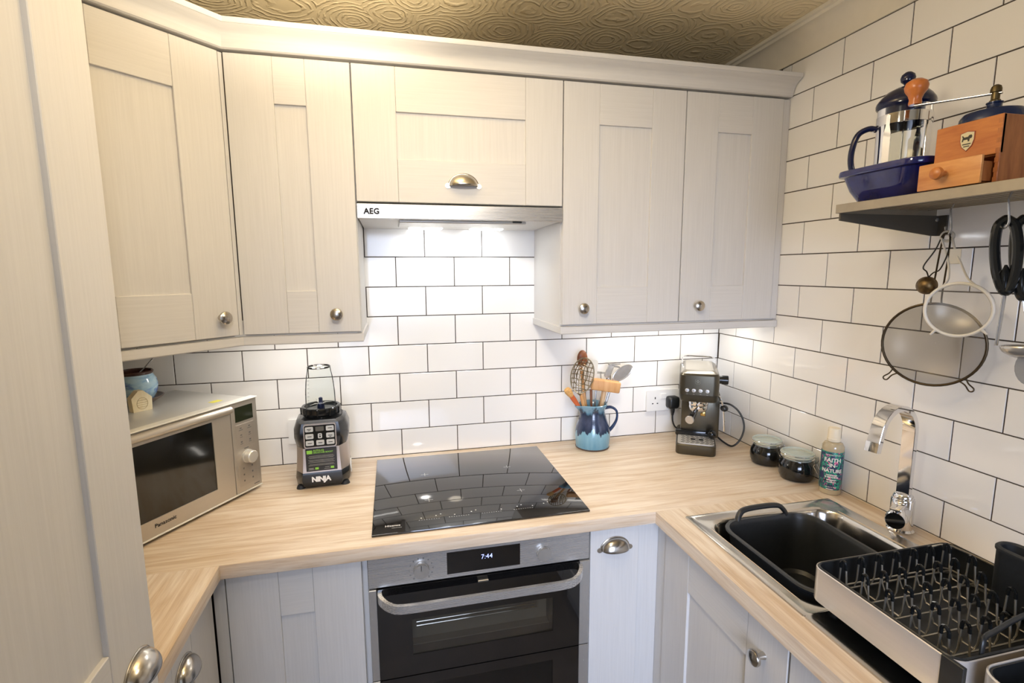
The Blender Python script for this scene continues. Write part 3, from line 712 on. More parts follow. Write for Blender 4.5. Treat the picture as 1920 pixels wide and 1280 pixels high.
# meat mallet
t = ut('meat_mallet', 'pale wooden meat mallet with block head resting across the jug', 'mallet')
B().tube([(.030, .002, .03), J(-.550, -.006, .165), J(-.540, -.008, .232)], [.0075, .0085, .009], 14).build('handle', LIGHTW, t)
mm = T(*J(-.5405, -.012, .2365)) @ Matrix.Rotation(math.radians(9), 4, 'Y') @ Matrix.Rotation(math.radians(-12), 4, 'Z')
B().box(-.054, .054, -.020, .020, -.021, .021, .006, 3).build('head', BEECH, t, m=mm)
# slotted turner lying behind the mallet head
t = ut('slotted_turner', 'white slotted turner showing above the mallet head in the jug', 'turner')
B().tube([(.008, .024, .03), J(-.566, .022, .17), J(-.562, .020, .235)], [.004, .004, .0045], 8).build('handle', STEELV, t)
b = B()
for a0, a1, c0, c1 in ((-.040, -.034, .0, .05), (.034, .040, .0, .05), (-.040, .040, .0, .008), (-.040, .040, .042, .050), (-.016, -.011, 0, .05), (.010, .015, 0, .05)): b.box(a0, a1, -.0015, .0015, c0, c1, .0006)
b.build('blade', STEELV, t, m=T(*J(-.556, .018, .235)) @ Matrix.Rotation(math.radians(7), 4, 'Y') @ Matrix.Rotation(math.radians(-25), 4, 'X'))
# paddle grater
t = ut('paddle_grater', 'oval perforated steel grater leaning right out of the blue jug', 'grater')
g0, g1 = Vector((.022, .018, .03)), Vector(J(-.5035, -.002, .262)); gd = (g1 - g0).normalized()
B().tube([g0, g0.lerp(g1, .6), g1], [.005, .0048, .0045], 8).build('handle', STEELV, t)
gm = T(*J(-.470, -.008, .2790)) @ Matrix.Rotation(math.radians(-57), 4, 'Y').inverted()
gm = T(*J(-.470, -.008, .2790)) @ Matrix.Rotation(math.radians(57), 4, 'Y')
B().prism([(.0215 * math.cos(q), .044 * math.sin(q)) for q in [2 * PI * i / 28 for i in range(28)]], -.0015, .0015).build('plate', STEELV, t, m=gm)
hm = B()
for i in range(-3, 4):
    for k in range(-6, 7):
        x, z = i * .0055, k * .006
        if (x / .018) ** 2 + (z / .039) ** 2 < 1: hm.prism([(x + .0016 * math.cos(q), z + .0016 * math.sin(q)) for q in [PI * j / 3 for j in range(6)]], -.0022, -.0014)
hm = hm.build('perforations', M('grater_shadow', '#6e665a', 0.5, 0.6), t, m=gm, smooth=0); hm['kind'] = 'stuff'
B().tube([gm @ Vector((.0215 * math.cos(q), 0, .044 * math.sin(q))) for q in [2 * PI * i / 32 for i in range(32)]], .0024, 8, closed=True).build('rim', STEELV, t)
# masher with crossbar
t = ut('garlic_press', 'steel press with a crossbar at its top standing at the back of the jug', 'press')
B().tube([(.010, .030, .03), J(-.545, .028, .17), J(-.505, .022, .275), J(-.492, .020, .306)], .0038, 8).build('stem', STEELV, t)
B().tube([J(-.517, .018, .311), J(-.492, .018, .3085), J(-.468, .018, .309)], [.003, .004, .003], 8).build('crossbar', STEELV, t)
B().prism(rrect(-.010, .010, -.026, .026, .006), -.004, .004).build('press_plate', STEELV, t, m=T(*J(-.514, .018, .283)) @ Matrix.Rotation(math.radians(24), 4, 'Y'))
B().tube([J(-.50, .018, .302), J(-.482, .016, .300), J(-.471, .014, .296)], .0035, 8).build('lever', STEELV, t)
# ================================================================== COFFEE MACHINE
cm = thing('coffee_machine', 'compact bronze-black espresso coffee machine in the far corner', 'coffee machine', (-.321, -.233, WT), math.radians(-32))
BRZ = brushed('dark_bronze_steel', '#5a5549', 0.30, (260, 260, 8)); BRZ.node_tree.nodes['Principled BSDF'].inputs['Metallic'].default_value = .8
def rr3(x0, x1, y0, y1, r, z, n=5): return [(x, y, z) for x, y in rrect(x0, x1, y0, y1, r, n)]
B().loft([rr3(.002, .136, .002, .25, .018, .0), rr3(0, .138, 0, .25, .02, .004), rr3(0, .138, 0, .25, .02, .034), rr3(.003, .135, .003, .248, .018, .038)], True, True).build('base', BRZ, cm)
gr = B().loft([rr3(.006, .132, .006, .108, .014, .0380), rr3(.006, .132, .006, .108, .014, .0420)], True, True).build('drip_tray', M('tray_steel', '#cbc7bf', 0.35, 0.3), cm)
b = B()
for i in range(7):
    for k in range(7):
        if i in (3,) and k in (2, 4): continue
        x = .018 + k * .0165 + (i % 2) * .004; b.box(x, x + .011, .014 + i * .0125, .0175 + i * .0125, .0418, .0424)
b = b.build('tray_slots', DARK, gr, smooth=0); b['kind'] = 'stuff'
for x in (.052, .080): B().box(x, x + .016, .050, .064, .0418, .0428).build('tray_opening', DARK, gr, smooth=0)
B().box(.014, .150, .112, .248, .036, .205, .006, 2).build('column', BRZ, cm)
B().box(-.004, .142, .100, .120, .038, .062, .006, 2).build('tray_rail', BLACKG, cm)
B().loft([rr3(.010, .132, .008, .248, .018, .196), rr3(.006, .136, .003, .25, .02, .204), rr3(.004, .138, .0, .25, .022, .222)], True, True).build('lower_band', M('dark_bronze_plastic', '#2f2c22', 0.3), cm)
B().loft([rr3(.004, .138, .0, .25, .022, .2225), rr3(.003, .139, -.001, .25, .022, .26), rr3(.004, .138, .0, .25, .022, .292), rr3(.008, .134, .005, .247, .02, .2985)], True, True).build('head', BRZ, cm)
B().loft([rr3(.008, .134, .005, .247, .02, .2985), rr3(.020, .122, .022, .235, .014, .3075), rr3(.024, .118, .026, .231, .012, .3075)], True, False).build('top_bevel', M('dull_silver_bevel', '#8f8a80', 0.3, 0.7), cm)
B().loft([rr3(.024, .118, .026, .231, .012, .3060), rr3(.024, .118, .026, .231, .012, .3080)], True, True).build('cup_warmer', M('dull_silver_plate', '#b3aea4', 0.35, 0.5), cm)
B().tube(spline([(.014, .12, .300), (.012, .135, .312), (.012, .20, .320), (.020, .244, .322), (.070, .252, .322), (.122, .244, .322), (.131, .20, .320), (.131, .135, .312), (.129, .12, .300)], 5), .0024, 8).build('cup_rail', CHROME, cm)
for x in (.0315, .054, .0765, .099):
    bt = B().lathe([(.0, 0), (.0070, 0), (.0072, .0015), (.006, .0026), (0, .0028)], 20, (x, -.0008, .239), axis='Y').build('button', STEELV, cm)
    marks(bt, [(x, .239, .004, .0012), (x, .2265, .006, .0016)], -.0040, M('button_glyph', '#8b887f', 0.5), 'button_icon')
lg = B(); 
for q in (rrect(.058, .0745, .264, .2805, .003, 3),): lg.tube([(x, -.0016, z) for x, z in q], .0005, 6, closed=True)
lg.lathe([(.0028, 0), (.0044, 0), (.0044, .0006), (.0028, .0006)], 20, (.06625, -.0010, .27225), axis='Y')
lg.build('emblem', M('emblem_grey', '#8d8a7c', 0.4, .4), cm)
B().lathe([(.0, .0), (.030, .0), (.034, .006), (.034, .016), (.037, .020), (.037, .026), (0, .026)], 28, (.073, .060, .172)).build('group_head', CHROME, cm)
pf = B().lathe([(0, 0), (.024, .0), (.030, .006), (.033, .016), (.033, .024), (0, .024)], 28, (.073, .060, .150)).build('portafilter', CHROME, cm)
B().tube([(.066, .032, .160), (.060, .012, .156), (.050, -.022, .148), (.044, -.044, .144)], [.0075, .0085, .0115, .0125], 16).build('portafilter_handle', BLACKG, pf)
B().tube([(.0442, -.0435, .1441), (.0430, -.0475, .1436), (.0426, -.049, .1434)], [.0150, .0150, .0135], 24).build('handle_cap', STEELV, pf)
B().box(.081, .099, .050, .066, .134, .152, .003, 2).build('spout', M('brass', '#b79a5c', 0.25, 1.0), pf)
sk_ = B().lathe([(.0, .0), (.014, .0), (.014, .010), (.0165, .010), (.0165, .030), (.015, .032), (0, .032)], 24, (.139, .075, .268), axis='X').build('steam_knob', BLACKG, cm)
B().tube(spline([(.140, .050, .214), (.150, .046, .196), (.157, .045, .170), (.161, .043, .130), (.163, .040, .088)], 5), .0035, 10).build('steam_wand', CHROME, cm)
B().sphere((.1600, .045, .171), .0135, 18, 12, (1, 1, .9)).build('wand_grip', BLACK, cm)
B().sphere((.1245, .082, .0600), .0165, 18, 12).build('tamper_ball', BLACKG, cm)
B().tube(spline([(.150, .20, .150), (.182, .17, .158), (.208, .16, .146), (.228, .15, .122), (.238, .14, .092), (.236, .13, .062), (.222, .12, .030), (.200, .12, .0095), (.178, .16, .006), (.155, .21, .010), (.140, .246, .012)], 6), .0036, 8).build('power_cord', BLACK, cm)
# ================================================================== CLIP-TOP JARS
GJ = M('green_tint_glass', '#d3dfd6', 0.06, 0.0, alpha=.42); COFFEE = M('dark_coffee', '#17130f', 0.75, noise=(300, .4))
jgl = M('dark_filled_glass', '#141514', 0.08, 0.0, coat=.5)
def jar(label, x, y, rz, s):
    j = thing('clip_top_jar', label, 'jar', (x, y, WT), rz, 'dark clip-top jars by the sink')
    p = [(0, .0), (.040, .0), (.046, .003), (.052, .016), (.0535, .034), (.051, .052), (.045, .062), (.0435, .067)]
    B().lathe([(r * s, z * s) for r, z in p] + [(0, .067 * s)], 36).build('filled_body', jgl, j)
    B().lathe([(r * s, z * s) for r, z in [(.0435, .067), (.0440, .072), (.0455, .074), (.0455, .0775), (.0435, .079), (.0, .079)]], 36).build('neck_ring', GJ, j)
    B().lathe([(r * s, z * s) for r, z in [(.0470, .0795), (.0478, .083), (.0470, .088), (.042, .0895), (.040, .086), (.030, .0875), (0, .089)]], 36).build('glass_lid', GJ, j)
    B().lathe([(r * s, z * s) for r, z in [(.0445, .0770), (.0475, .0775), (.0475, .0795), (.0445, .0800)]], 36).build('rubber_seal', M('pale_seal', '#c9c3a4', 0.6), j)
    for z, r in ((.0735, .0470), (.0840, .0488)): B().tube([(r * s * math.cos(q), r * s * math.sin(q), z * s) for q in [2 * PI * i / 36 for i in range(36)]], .0012, 6, closed=True).build('wire_band', CHROME, j)
    B().tube([(.047 * s, -.014, .0735 * s), (.056 * s, -.014, .080 * s), (.058 * s, -.013, .070 * s), (.052 * s, -.013, .0575 * s), (.066 * s, -.012, .034 * s), (.071 * s, -.004, .022 * s), (.071 * s, .004, .022 * s), (.066 * s, .012, .034 * s), (.052 * s, .013, .0575 * s), (.058 * s, .013, .070 * s), (.056 * s, .014, .080 * s), (.047 * s, .014, .0735 * s)], .0013, 6).build('clip', CHROME, j)
    return j
jar('dark-filled clip-top glass jar farther from the soap bottle', -.064, -.386, math.radians(-75), .98)
jar('dark-filled clip-top glass jar standing next to the soap bottle', -.064, -.522, math.radians(-62), 1.0)
# ================================================================== HAND WASH
n = NT('leafy_label'); v = n.coord((60, 60, 34), (.5, .3, .6)); wv = n.add('ShaderNodeTexNoise', Scale=1.0, Detail=1.5, Distortion=1.8); n.link(v, wv.inputs['Vector'])
rp = n.ramp([(0, lin('#2a2f5c')), (.40, lin('#2c2a55')), (.46, lin('#1f6b62')), (.53, lin('#27a383')), (.58, lin('#2f3a66')), (.64, lin('#d76d95')), (.72, lin('#4b3f78'))], wv.outputs[0], 'CONSTANT')
n.link(rp.outputs[0], n.b.inputs['Base Color']); n.b.inputs['Roughness'].default_value = .35; LEAF = n.m
hwb = thing('hand_wash_bottle', 'hand wash bottle with leafy green and pink label and cream cap', 'bottle', (-.046, -.634, WT), math.radians(-43))
BODYM = M('amber_soap', '#b7a889', 0.15, 0.0, coat=.5)
B().lathe([(0, 0), (.026, 0), (.0285, .003), (.0290, .010), (.0290, .140), (.0285, .146), (.024, .1545), (.0165, .158), (.0165, .164), (0, .164)], 36).build('body', BODYM, hwb)
B().lathe([(.0292, .017), (.02955, .018), (.02955, .131), (.0292, .132)], 36).build('label', LEAF, hwb)
B().lathe([(0, .160), (.0176, .160), (.0182, .162), (.0180, .168), (.0172, .169), (.0168, .196), (.0155, .199), (0, .1995)], 28).build('cap', M('cream_cap', '#efe3c9', 0.4), hwb)
TW = M('label_white', '#f0ebe3', 0.5)
for s_, z, sz, bd in (('FAITH', .1020, .0175, .0003), ('IN', .0870, .0155, .0003), ('NATURE', .0705, .0150, .0003), ('LAVENDER', .0600, .0062, .0002), ('& GERANIUM', .0540, .0062, .0002)):
    text(s_, sz, TW, hwb, T(0, 0, z), bold=bd, wrap=.0297, spacing=.95, extrude=.0003)
b = B()
for a0, a1, z0, z1 in ((-.42, .42, .0395, .0490), (-.46, -.24, .0915, .0928), (.26, .46, .0915, .0928), (-.40, .25, .0185, .0205)):
    b.loft([[(math.sin(a0 + (a1 - a0) * i / 10) * .0298, -math.cos(a0 + (a1 - a0) * i / 10) * .0298, z) for i in range(11)] for z in (z0, z1)], closed=False)
b = b.build('label_bands', TW, hwb, solid=.0004); b['kind'] = 'stuff'
text('HAND WASH', .0075, M('label_ink', '#2a2548', 0.5), hwb, T(0, 0, .0418), bold=.0003, wrap=.0301, spacing=.95, extrude=.0003)
text('NATURAL ORIGIN', .0046, TW, hwb, T(0, 0, .1220), wrap=.0297, extrude=.0003)
text('CRUELTY FREE', .0046, TW, hwb, T(0, 0, .0240), wrap=.0297, extrude=.0003)
# ================================================================== SINK
sk0 = thing('sink', 'stainless steel inset sink with bowl and drainer by the right wall', 'sink', (0, 0, WT))
SS = M('sink_steel', '#cfcbc4', 0.17, 1.0)
def R2(x0, x1, y0, y1, r, z, n=6): return [(x, y, z) for x, y in rrect(x0, x1, y0, y1, r, n)]
OX0, OX1 = -.556, -.090
B().loft([R2(OX0, OX1, -1.085, -.673, .004, .0002), R2(OX0 + .001, OX1 - .001, -1.085, -.674, .004, .0030), R2(OX0 + .010, OX1 - .010, -1.085, -.684, .012, .0036), R2(OX0 + .016, OX1 - .016, -1.083, -.690, .014, .0010), R2(OX0 + .030, OX1 - .030, -1.079, -.7035, .05, .0007), R2(SX0 + .004, SX1 - .004, SY1 + .004, SY0 - .004, .058, -.0030), R2(SX0 + .009, SX1 - .009, SY1 + .009, SY0 - .009, .058, -.012), R2(SX0 + .018, SX1 - .018, SY1 + .018, SY0 - .018, .055, -.140), R2(SX0 + .040, SX1 - .040, SY1 + .040, SY0 - .040, .045, -.160)], False, True).build('bowl', SS, sk0)
B().loft([R2(OX0, OX1, -1.70, -1.085, .004, .0002), R2(OX0 + .001, OX1 - .001, -1.699, -1.085, .004, .0030), R2(OX0 + .010, OX1 - .010, -1.69, -1.085, .012, .0036), R2(OX0 + .018, OX1 - .018, -1.682, -1.088, .014, .0012), R2(OX0 + .034, OX1 - .034, -1.67, -1.125, .03, .0008)], False, True).build('drainer', SS, sk0)
for i in range(7):
    x = -.485 + i * .052
    B().box(x, x + .016, -1.64, -1.17, .0002, .0022, .0009).build('drainer_rib', SS, sk0)
# ================================================================== WASHING-UP BOWL
wb_ = thing('washing_up_bowl', 'black plastic washing-up bowl with raised handle sitting in the sink', 'bowl', (0, 0, WT))
CHAR = M('black_bowl_plastic', '#26282a', 0.36, 0.0, noise=(120, .1))
BX0, BX1, BY0, BY1 = -.500, -.222, -1.055, -.728
def BR(k, r, z): return R2(BX0 + k, BX1 - k, BY0 + k, BY1 - k, r, z, 7)
B().loft([BR(.026, .045, -.154), BR(.022, .05, -.148), BR(.010, .055, -.02), BR(.008, .056, -.004), BR(.0, .062, .002), BR(-.001, .062, .006), BR(.001, .061, .009), BR(.008, .056, .009), BR(.010, .055, .004), BR(.013, .054, -.003), BR(.024, .048, -.140), BR(.032, .042, -.148)], True, True).build('tub', CHAR, wb_)
hp = spline([(-.438, -.733, .004), (-.430, -.728, .018), (-.412, -.724, .029), (-.360, -.722, .0315), (-.310, -.724, .030), (-.292, -.728, .018), (-.286, -.733, .004)], 6)
B().tube(hp, .0078, 12, flat=.8).build('handle', CHAR, wb_)
# ================================================================== MIXER TAP
tp = thing('mixer_tap', 'chrome mixer tap with flat arched spout behind the sink', 'tap', (-.056, -.862, WT), math.radians(8))
B().lathe([(0, .0), (.029, .0), (.030, .003), (.027, .006), (.0255, .008), (.0255, .082), (.0235, .086), (.022, .0865), (.022, .092), (.0185, .097), (0, .098)], 36).build('base', CHROME, tp)
sp_ = [(0, 0, .09), (0, 0, .16), (0, 0, .262)] + [(-.062 + .062 * math.cos(q), 0, .262 + .066 * math.sin(q)) for q in [PI * i / 16 * .93 for i in range(1, 17)]] + [(-.132, 0, .240)]
rings = []; P = [Vector(q) for q in sp_]
for i, q in enumerate(P):
    t_ = (P[min(i + 1, len(P) - 1)] - P[max(i - 1, 0)]).normalized(); nn = Vector((t_.z, 0, -t_.x)).normalized()
    rings.append([q + nn * a_ + Vector((0, c_, 0)) for a_, c_ in ((.0062, -.0150), (.0070, -.0142), (.0070, .0142), (.0062, .0150), (-.0062, .0150), (-.0070, .0142), (-.0070, -.0142), (-.0062, -.0150))])
B().loft(rings, True, True).build('spout', CHROME, tp, smooth=30)
B().prism([(x, y) for x, y in rrect(-.0075, .0075, -.0158, .0158, .001, 2)], -.012, .012, 'XY').build('spout_nozzle', CHROME, tp, m=T(-.1335, 0, .238) @ Matrix.Rotation(math.radians(10), 4, 'Y'))
lv = B().tube([(-.010, -.004, .052), (-.045, -.018, .052), (-.072, -.029, .052), (-.0755, -.0305, .052)], [.0225, .0225, .0225, .020], 28).build('cartridge', CHROME, tp)
B().box(-.085, .012, -.012, .012, .0, .006, .0025, 2).build('lever', CHROME, tp, m=T(-.006, -.004, .0755) @ Matrix.Rotation(math.radians(21), 4, 'Z') @ Matrix.Rotation(math.radians(3), 4, 'Y'))
# ================================================================== DISH RACK
dr = thing('dish_rack', 'steel-framed black dish rack with rows of wire prongs on the drainer', 'dish rack', (0, 0, WT))
KX0, KX1, KY0, KY1 = -.520, -.176, -1.325, -1.056
def KR(k, r, z, y0=KY0): return R2(KX0 + k, KX1 - k, y0 + k, KY1 - k, r, z, 6)
STR = brushed('rack_steel', '#d3cdc6', 0.32, (200, 8, 200)); STR.node_tree.nodes['Principled BSDF'].inputs['Metallic'].default_value = .5
B().loft([KR(.0, .024, .022), KR(-.0005, .024, .024), KR(-.0005, .024, .0885), KR(.0008, .023, .0900), KR(.0022, .022, .0885), KR(.0022, .022, .024), KR(.0, .024, .022)]).build('steel_band', STR, dr)
B().loft([KR(.012, .016, .019), KR(.0025, .022, .026), KR(.0025, .022, .0905), KR(.0045, .020, .0920), KR(.0065, .018, .0905), KR(.0075, .018, .036), KR(.014, .014, .030)], True, True).build('tray', BLACK, dr)
for x in (-.485, -.21):
    for y in (-1.09, -1.30): B().lathe([(0, .001), (.006, .001), (.007, .006), (.0065, .024), (0, .024)], 12, (x, y, 0)).build('foot', RUBBER, dr)
B().box(KX0 - .0012, KX0 + .006, KY0 - .010, KY0 + .022, .022, .0905, .001).build('corner_post', BLACK, dr)
WR = M('coated_wire', '#b9b3a6', 0.25, 0.7)
tipm = None
for i in range(7):
    x = -.474 + .0425 * i; pts = []
    NP = 2 if i == 6 else 5
    for j in range(NP):
        y = -1.090 - .0465 * j
        pts += [(x, y + .014, .040), (x - .002, y + .0085, .055), (x - .004, y + .0055, .101), (x - .005, y + .003, .1065), (x - .005, y, .1080), (x - .005, y - .003, .1065), (x - .004, y - .0055, .101), (x - .002, y - .0085, .055), (x, y - .014, .040)]
    wv_ = B().tube(pts, .0017, 6).build('wire_row', WR, dr)
    for j in range(NP):
        y = -1.090 - .0465 * j
        if tipm is None:
            tipm = B().tube([(-.0035, .0062, .092), (-.004, .0055, .101), (-.005, .003, .1068), (-.005, 0, .1083), (-.005, -.003, .1068), (-.004, -.0055, .101), (-.0035, -.0062, .092)], .0029, 8).build('prong_tip', BLACKG, wv_); tipm.location = (x, y, 0)
        else: inst(tipm, 'prong_tip', wv_, (x, y, 0))
for k in range(6):
    y = -1.078 - .0465 * k; B().tube([(KX0 + .012, y, .0385), (KX1 - .012, y, .0385)], .0019, 6).build('cross_wire', WR, dr)
B().tube([(x, y, .0390) for x, y in rrect(KX0 + .0115, KX1 - .0115, KY0 + .0115, KY1 - .0115, .014, 4)], .0021, 6, closed=True).build('frame_wire', WR, dr)
B().tube([(x, y, .0915) for x, y in [(KX1 - .060, KY1 - .012), (KX1 - .030, KY1 - .010), (KX1 - .014, KY1 - .022), (KX1 - .009, KY1 - .06), (KX1 - .009, KY1 - .12)]], .0022, 6).build('hanger_wire', WR, dr)
B().box(-.460, -.4585, -1.318, -1.3165, .030, .100, 0).build('divider_post', STR, dr, smooth=0)
B().tube(spline([(-.462, -1.317, .086), (-.459, -1.316, .106), (-.450, -1.312, .112), (-.42, -1.305, .110), (-.36, -1.292, .109), (-.30, -1.285, .111), (-.247, -1.283, .113)], 5), .0042, 10, flat=.7).build('divider_rail', BLACK, dr)
# steel caddy on the near end of the rack
cd = thing('cutlery_caddy', 'steel-fronted cutlery caddy at the near end of the dish rack', 'caddy', (0, 0, WT + .004))
def CR(k, r, z): return R2(-.505 + k, -.180 - k, -1.440 + k, -1.338 - k, r, z, 6)
B().loft([CR(.004, .026, .0), CR(0, .03, .003), CR(0, .03, .0880), CR(.0015, .03, .0900), CR(.003, .028, .0885), CR(.003, .028, .004), CR(.004, .027, .002)], True, False).build('steel_shell', STR, cd)
B().loft([CR(.0035, .028, .003), CR(.0035, .028, .0870), CR(.006, .026, .0870), CR(.007, .026, .008)], True, True).build('liner', BLACK, cd)
# black utensil cup standing in the rack
uc = thing('utensil_cup', 'black plastic utensil cup standing in the back of the dish rack', 'cup', (0, 0, WT + .040))
def UR(k, r, z): return R2(-.2315 + k, -.1845 - k, -1.310 + k, -1.168 - k, r, z, 6)
B().loft([UR(.004, .018, .0005), UR(.001, .02, .006), UR(.0, .022, .104), UR(-.002, .023, .107), UR(-.002, .023, .112), UR(.0, .022, .1145), UR(.004, .019, .1145), UR(.006, .018, .112), UR(.007, .017, .010), UR(.010, .013, .006)], True, True).build('cup', RUBBER, uc)
# ================================================================== WALL SHELF
sh = thing('wall_shelf', 'grey metal wall shelf with bracket on the right tiled wall', 'shelf', (0, 0, 0))
SHM = M('shelf_grey_metal', '#a69c8b', 0.42, 0.6, noise=(30, .06))
ZS = 1.7195; SFX, SFY = -.298, -.826
b = B(); b.box(SFX, -.002, -1.62, SFY, ZS - .004, ZS, .0008)
b.build('board', SHM, sh); B().box(SFX - .001, SFX + .003, -1.62, SFY, 1.7005, ZS + .0005, .0008).build('front_lip', SHM, sh)
B().box(SFX, -.002, SFY - .0025, SFY + .0005, 1.7005, ZS, .0006).build('end_lip', SHM, sh)
for i in range(9): B().box(SFX + .03 + i * .028, SFX + .036 + i * .028, -1.60, SFY - .012, ZS - .0085, ZS - .004).build('stiffening_rib', SHM, sh, smooth=0)
BRK = M('bracket_dark_grey', '#5c564c', 0.5, 0.4)
for y in (-.834, -1.56):
    br_ = B().prism([(SFX + .004, 1.7000), (SFX + .004, 1.684), (-.020, 1.652), (-.003, 1.652), (-.003, 1.7000)], y - .002, y + .002).build('bracket', BRK, sh, smooth=0)
    B().box(-.006, -.0008, y - .022, y + .003, 1.652, 1.7000).build('wall_plate', BRK, br_, smooth=0)
    B().lathe([(0, 0), (.005, 0), (.004, .002), (0, .0025)], 12, (-.010, y - .002, 1.690), axis='Y').build('screw', STEELV, br_)
# ---- blue dish
BLD_ = M('cobalt_glaze', '#141a5a', 0.10, 0.0, coat=.6, noise=(30, .25))
dsh = thing('oven_dish', 'deep cobalt blue ceramic oven dish on the wall shelf', 'dish', (0, 0, ZS + .0008))
def DR(k, r, z): return R2(-.288 + k, -.060 - k, -1.002 + k, -.796 - k, r, z, 6)
B().loft([DR(.036, .03, .0), DR(.030, .034, .003), DR(.016, .036, .030), DR(.008, .036, .058), DR(.007, .036, .060), DR(.001, .034, .062), DR(.0, .034, .066), DR(.001, .034, .0745), DR(.003, .033, .0755), DR(.009, .032, .0745), DR(.012, .034, .06), DR(.034, .030, .010), DR(.042, .026, .006)], True, True).build('body', BLD_, dsh)
# ---- cafetiere standing in the dish
NAVY = M('navy_gloss_plastic', '#141a3c', 0.14)
cf = thing('cafetiere', 'glass cafetiere with navy lid and handle standing in the blue dish', 'cafetiere', (-.190, -.880, ZS + .0080), math.radians(-20))
RC = .050
B().lathe([(0, .003), (.045, .003), (RC, .010), (RC, .200), (RC + .0015, .203)], 44).build('glass_beaker', glass('cafetiere_glass', mix=.30, tint=(.93, .95, .93)), cf)
B().lathe([(RC + .0008, .158), (RC + .0014, .1585), (RC + .0014, .179), (RC + .0008, .1795)], 44).build('steel_band', CHROME, cf)
for k in range(4):
    a = math.radians(28 + 90 * k); c, s = math.cos(a), math.sin(a)
    st_ = B().loft([[( (RC + dr_) * c - wd_ * s, (RC + dr_) * s + wd_ * c, z) for dr_, wd_ in ((.0008, -w2), (.0022, -w2), (.0022, w2), (.0008, w2))] for z, w2 in ((.004, .0075), (.138, .0075), (.154, .004), (.176, .004))], True, True).build('steel_strap', CHROME, cf)
B().lathe([(RC - .002, .192), (RC + .004, .199), (RC + .0045, .205), (RC + .0030, .210), (RC - .003, .219), (RC - .014, .230), (.020, .238), (.008, .2405), (.0055, .243), (.0070, .246), (.0125, .251), (.0140, .258), (.0120, .265), (.006, .270), (0, .2705)], 44).build('lid', NAVY, cf)
B().lathe([(RC - .003, .180), (RC - .002, .180), (RC - .002, .2005), (RC - .003, .2005)], 44).build('lid_skirt', NAVY, cf)
B().tube([(0, 0, .21), (0, 0, .05)], .002, 8).build('plunger_rod', CHROME, cf)
B().lathe([(0, .060), (.046, .060), (.0475, .063), (.046, .068), (0, .070)], 36).build('plunger_disc', STEELV, cf)
hd_a = math.radians(158); hc, hs_ = math.cos(hd_a), math.sin(hd_a)
hh_ = [(RC - .002, .156), (RC + .014, .160), (RC + .034, .148), (RC + .043, .112), (RC + .041, .078), (RC + .028, .054), (RC + .008, .047), (RC, .047)]
B().tube(spline([(r * hc, r * hs_, z) for r, z in hh_], 6), .0085, 12, flat=.75).build('handle', NAVY, cf)
B().sphere(((RC + .001) * hc, (RC + .001) * hs_, .157), .0075, 12, 8).build('handle_rivet', CHROME, cf)
# ---- coffee grinder
gd_ = thing('coffee_grinder', 'wooden box coffee grinder with crank and open drawer on the shelf', 'coffee grinder', (-.270, -1.0175, ZS + .0008), -PI / 2)
CHER = grain('cherry_wood', '#a85f2c', '#c8803f', (9, 9, 60), 0.36, 0.1)
CHERX = grain('cherry_end_grain', '#8f5026', '#b5713a', (60, 60, 9), 0.42, 0.1)
GW = .112
b = B(); b.box(0, GW, 0, .007, .052, .118, .001); b.box(0, GW, .105, GW, 0, .118, .001); b.box(.007, GW - .007, .007, .105, .050, .054); b.box(.007, GW - .007, .007, .105, .108, .1165)
b.box(0, .007, .007, .105, 0, .118, .001); b.build('box', CHER, gd_)
B().box(GW - .007, GW, .0003, .105, 0, .1178, .001).build('side_panel', CHERX, gd_)
for k in range(7): B().box(GW - .0070, GW - .0004, -.0004, .001, .004 + k * .0165, .012 + k * .0165).build('finger_joint', CHERX, gd_, smooth=0)
dw = B().box(-.004, GW - .006, -.030, -.024, .0015, .0500, .0016, 2).build('drawer', grain('light_cherry', '#b8743c', '#d49a5c', (9, 9, 60), 0.34, 0.1), gd_)
b = B(); b.box(.010, .013, -.024, .060, .004, .040); b.box(GW - .014, GW - .011, -.024, .060, .004, .040); b.box(.010, GW - .011, -.024, .060, .003, .006); b.build('drawer_box', CHERX, dw, smooth=0)
B().lathe([(0, 0), (.0055, 0), (.005, .005), (.009, .010), (.0115, .015), (.0105, .021), (.006, .0245), (0, .025)], 24, (.044, -.030, .0275), axis='Y').build('drawer_knob', CHER, dw)
em = B().prism([(-.0125, .016), (0, .0185), (.0125, .016), (.0125, .002), (.009, -.009), (0, -.0175), (-.009, -.009), (-.0125, .002)], -.0008, .0).build('emblem', M('emblem_red_edge', '#8b3a2a', 0.5), gd_, m=T(.057, -.0001, .083), smooth=0)
B().prism([(-.0112, .0148), (0, .0172), (.0112, .0148), (.0112, .002), (.008, -.0082), (0, -.0160), (-.008, -.0082), (-.0112, .002)], -.0012, -.0007).build('emblem_field', M('emblem_cream', '#cfc39c', 0.5), em, m=T(.057, -.0001, .083), smooth=0)
lion = [(-.0085, .0015), (-.0065, .0015), (-.0060, .0045), (.0010, .0045), (.0020, .0010), (.0042, .0010), (.0046, .0055), (.0075, .0060), (.0085, .0090), (.0070, .0120), (.0035, .0118), (.0015, .0092), (-.0050, .0090), (-.0075, .0125), (-.0088, .0118), (-.0072, .0080), (-.0080, .0050)]
B().prism([(x, z - .001) for x, z in lion], -.0016, -.0011).build('emblem_lion', M('emblem_ink', '#2c2a24', 0.5), em, m=T(.057, -.0001, .083), smooth=0)
marks(em, [(.057, .0785, .014, .0018), (.057, .0745, .010, .0016)], -.0017, M('emblem_ink', '#2c2a24', 0.5), 'emblem_lettering')
CG = (GW / 2, GW / 2, 0)
BLM = M('dark_blue_enamel', '#16264a', 0.25, 0.2)
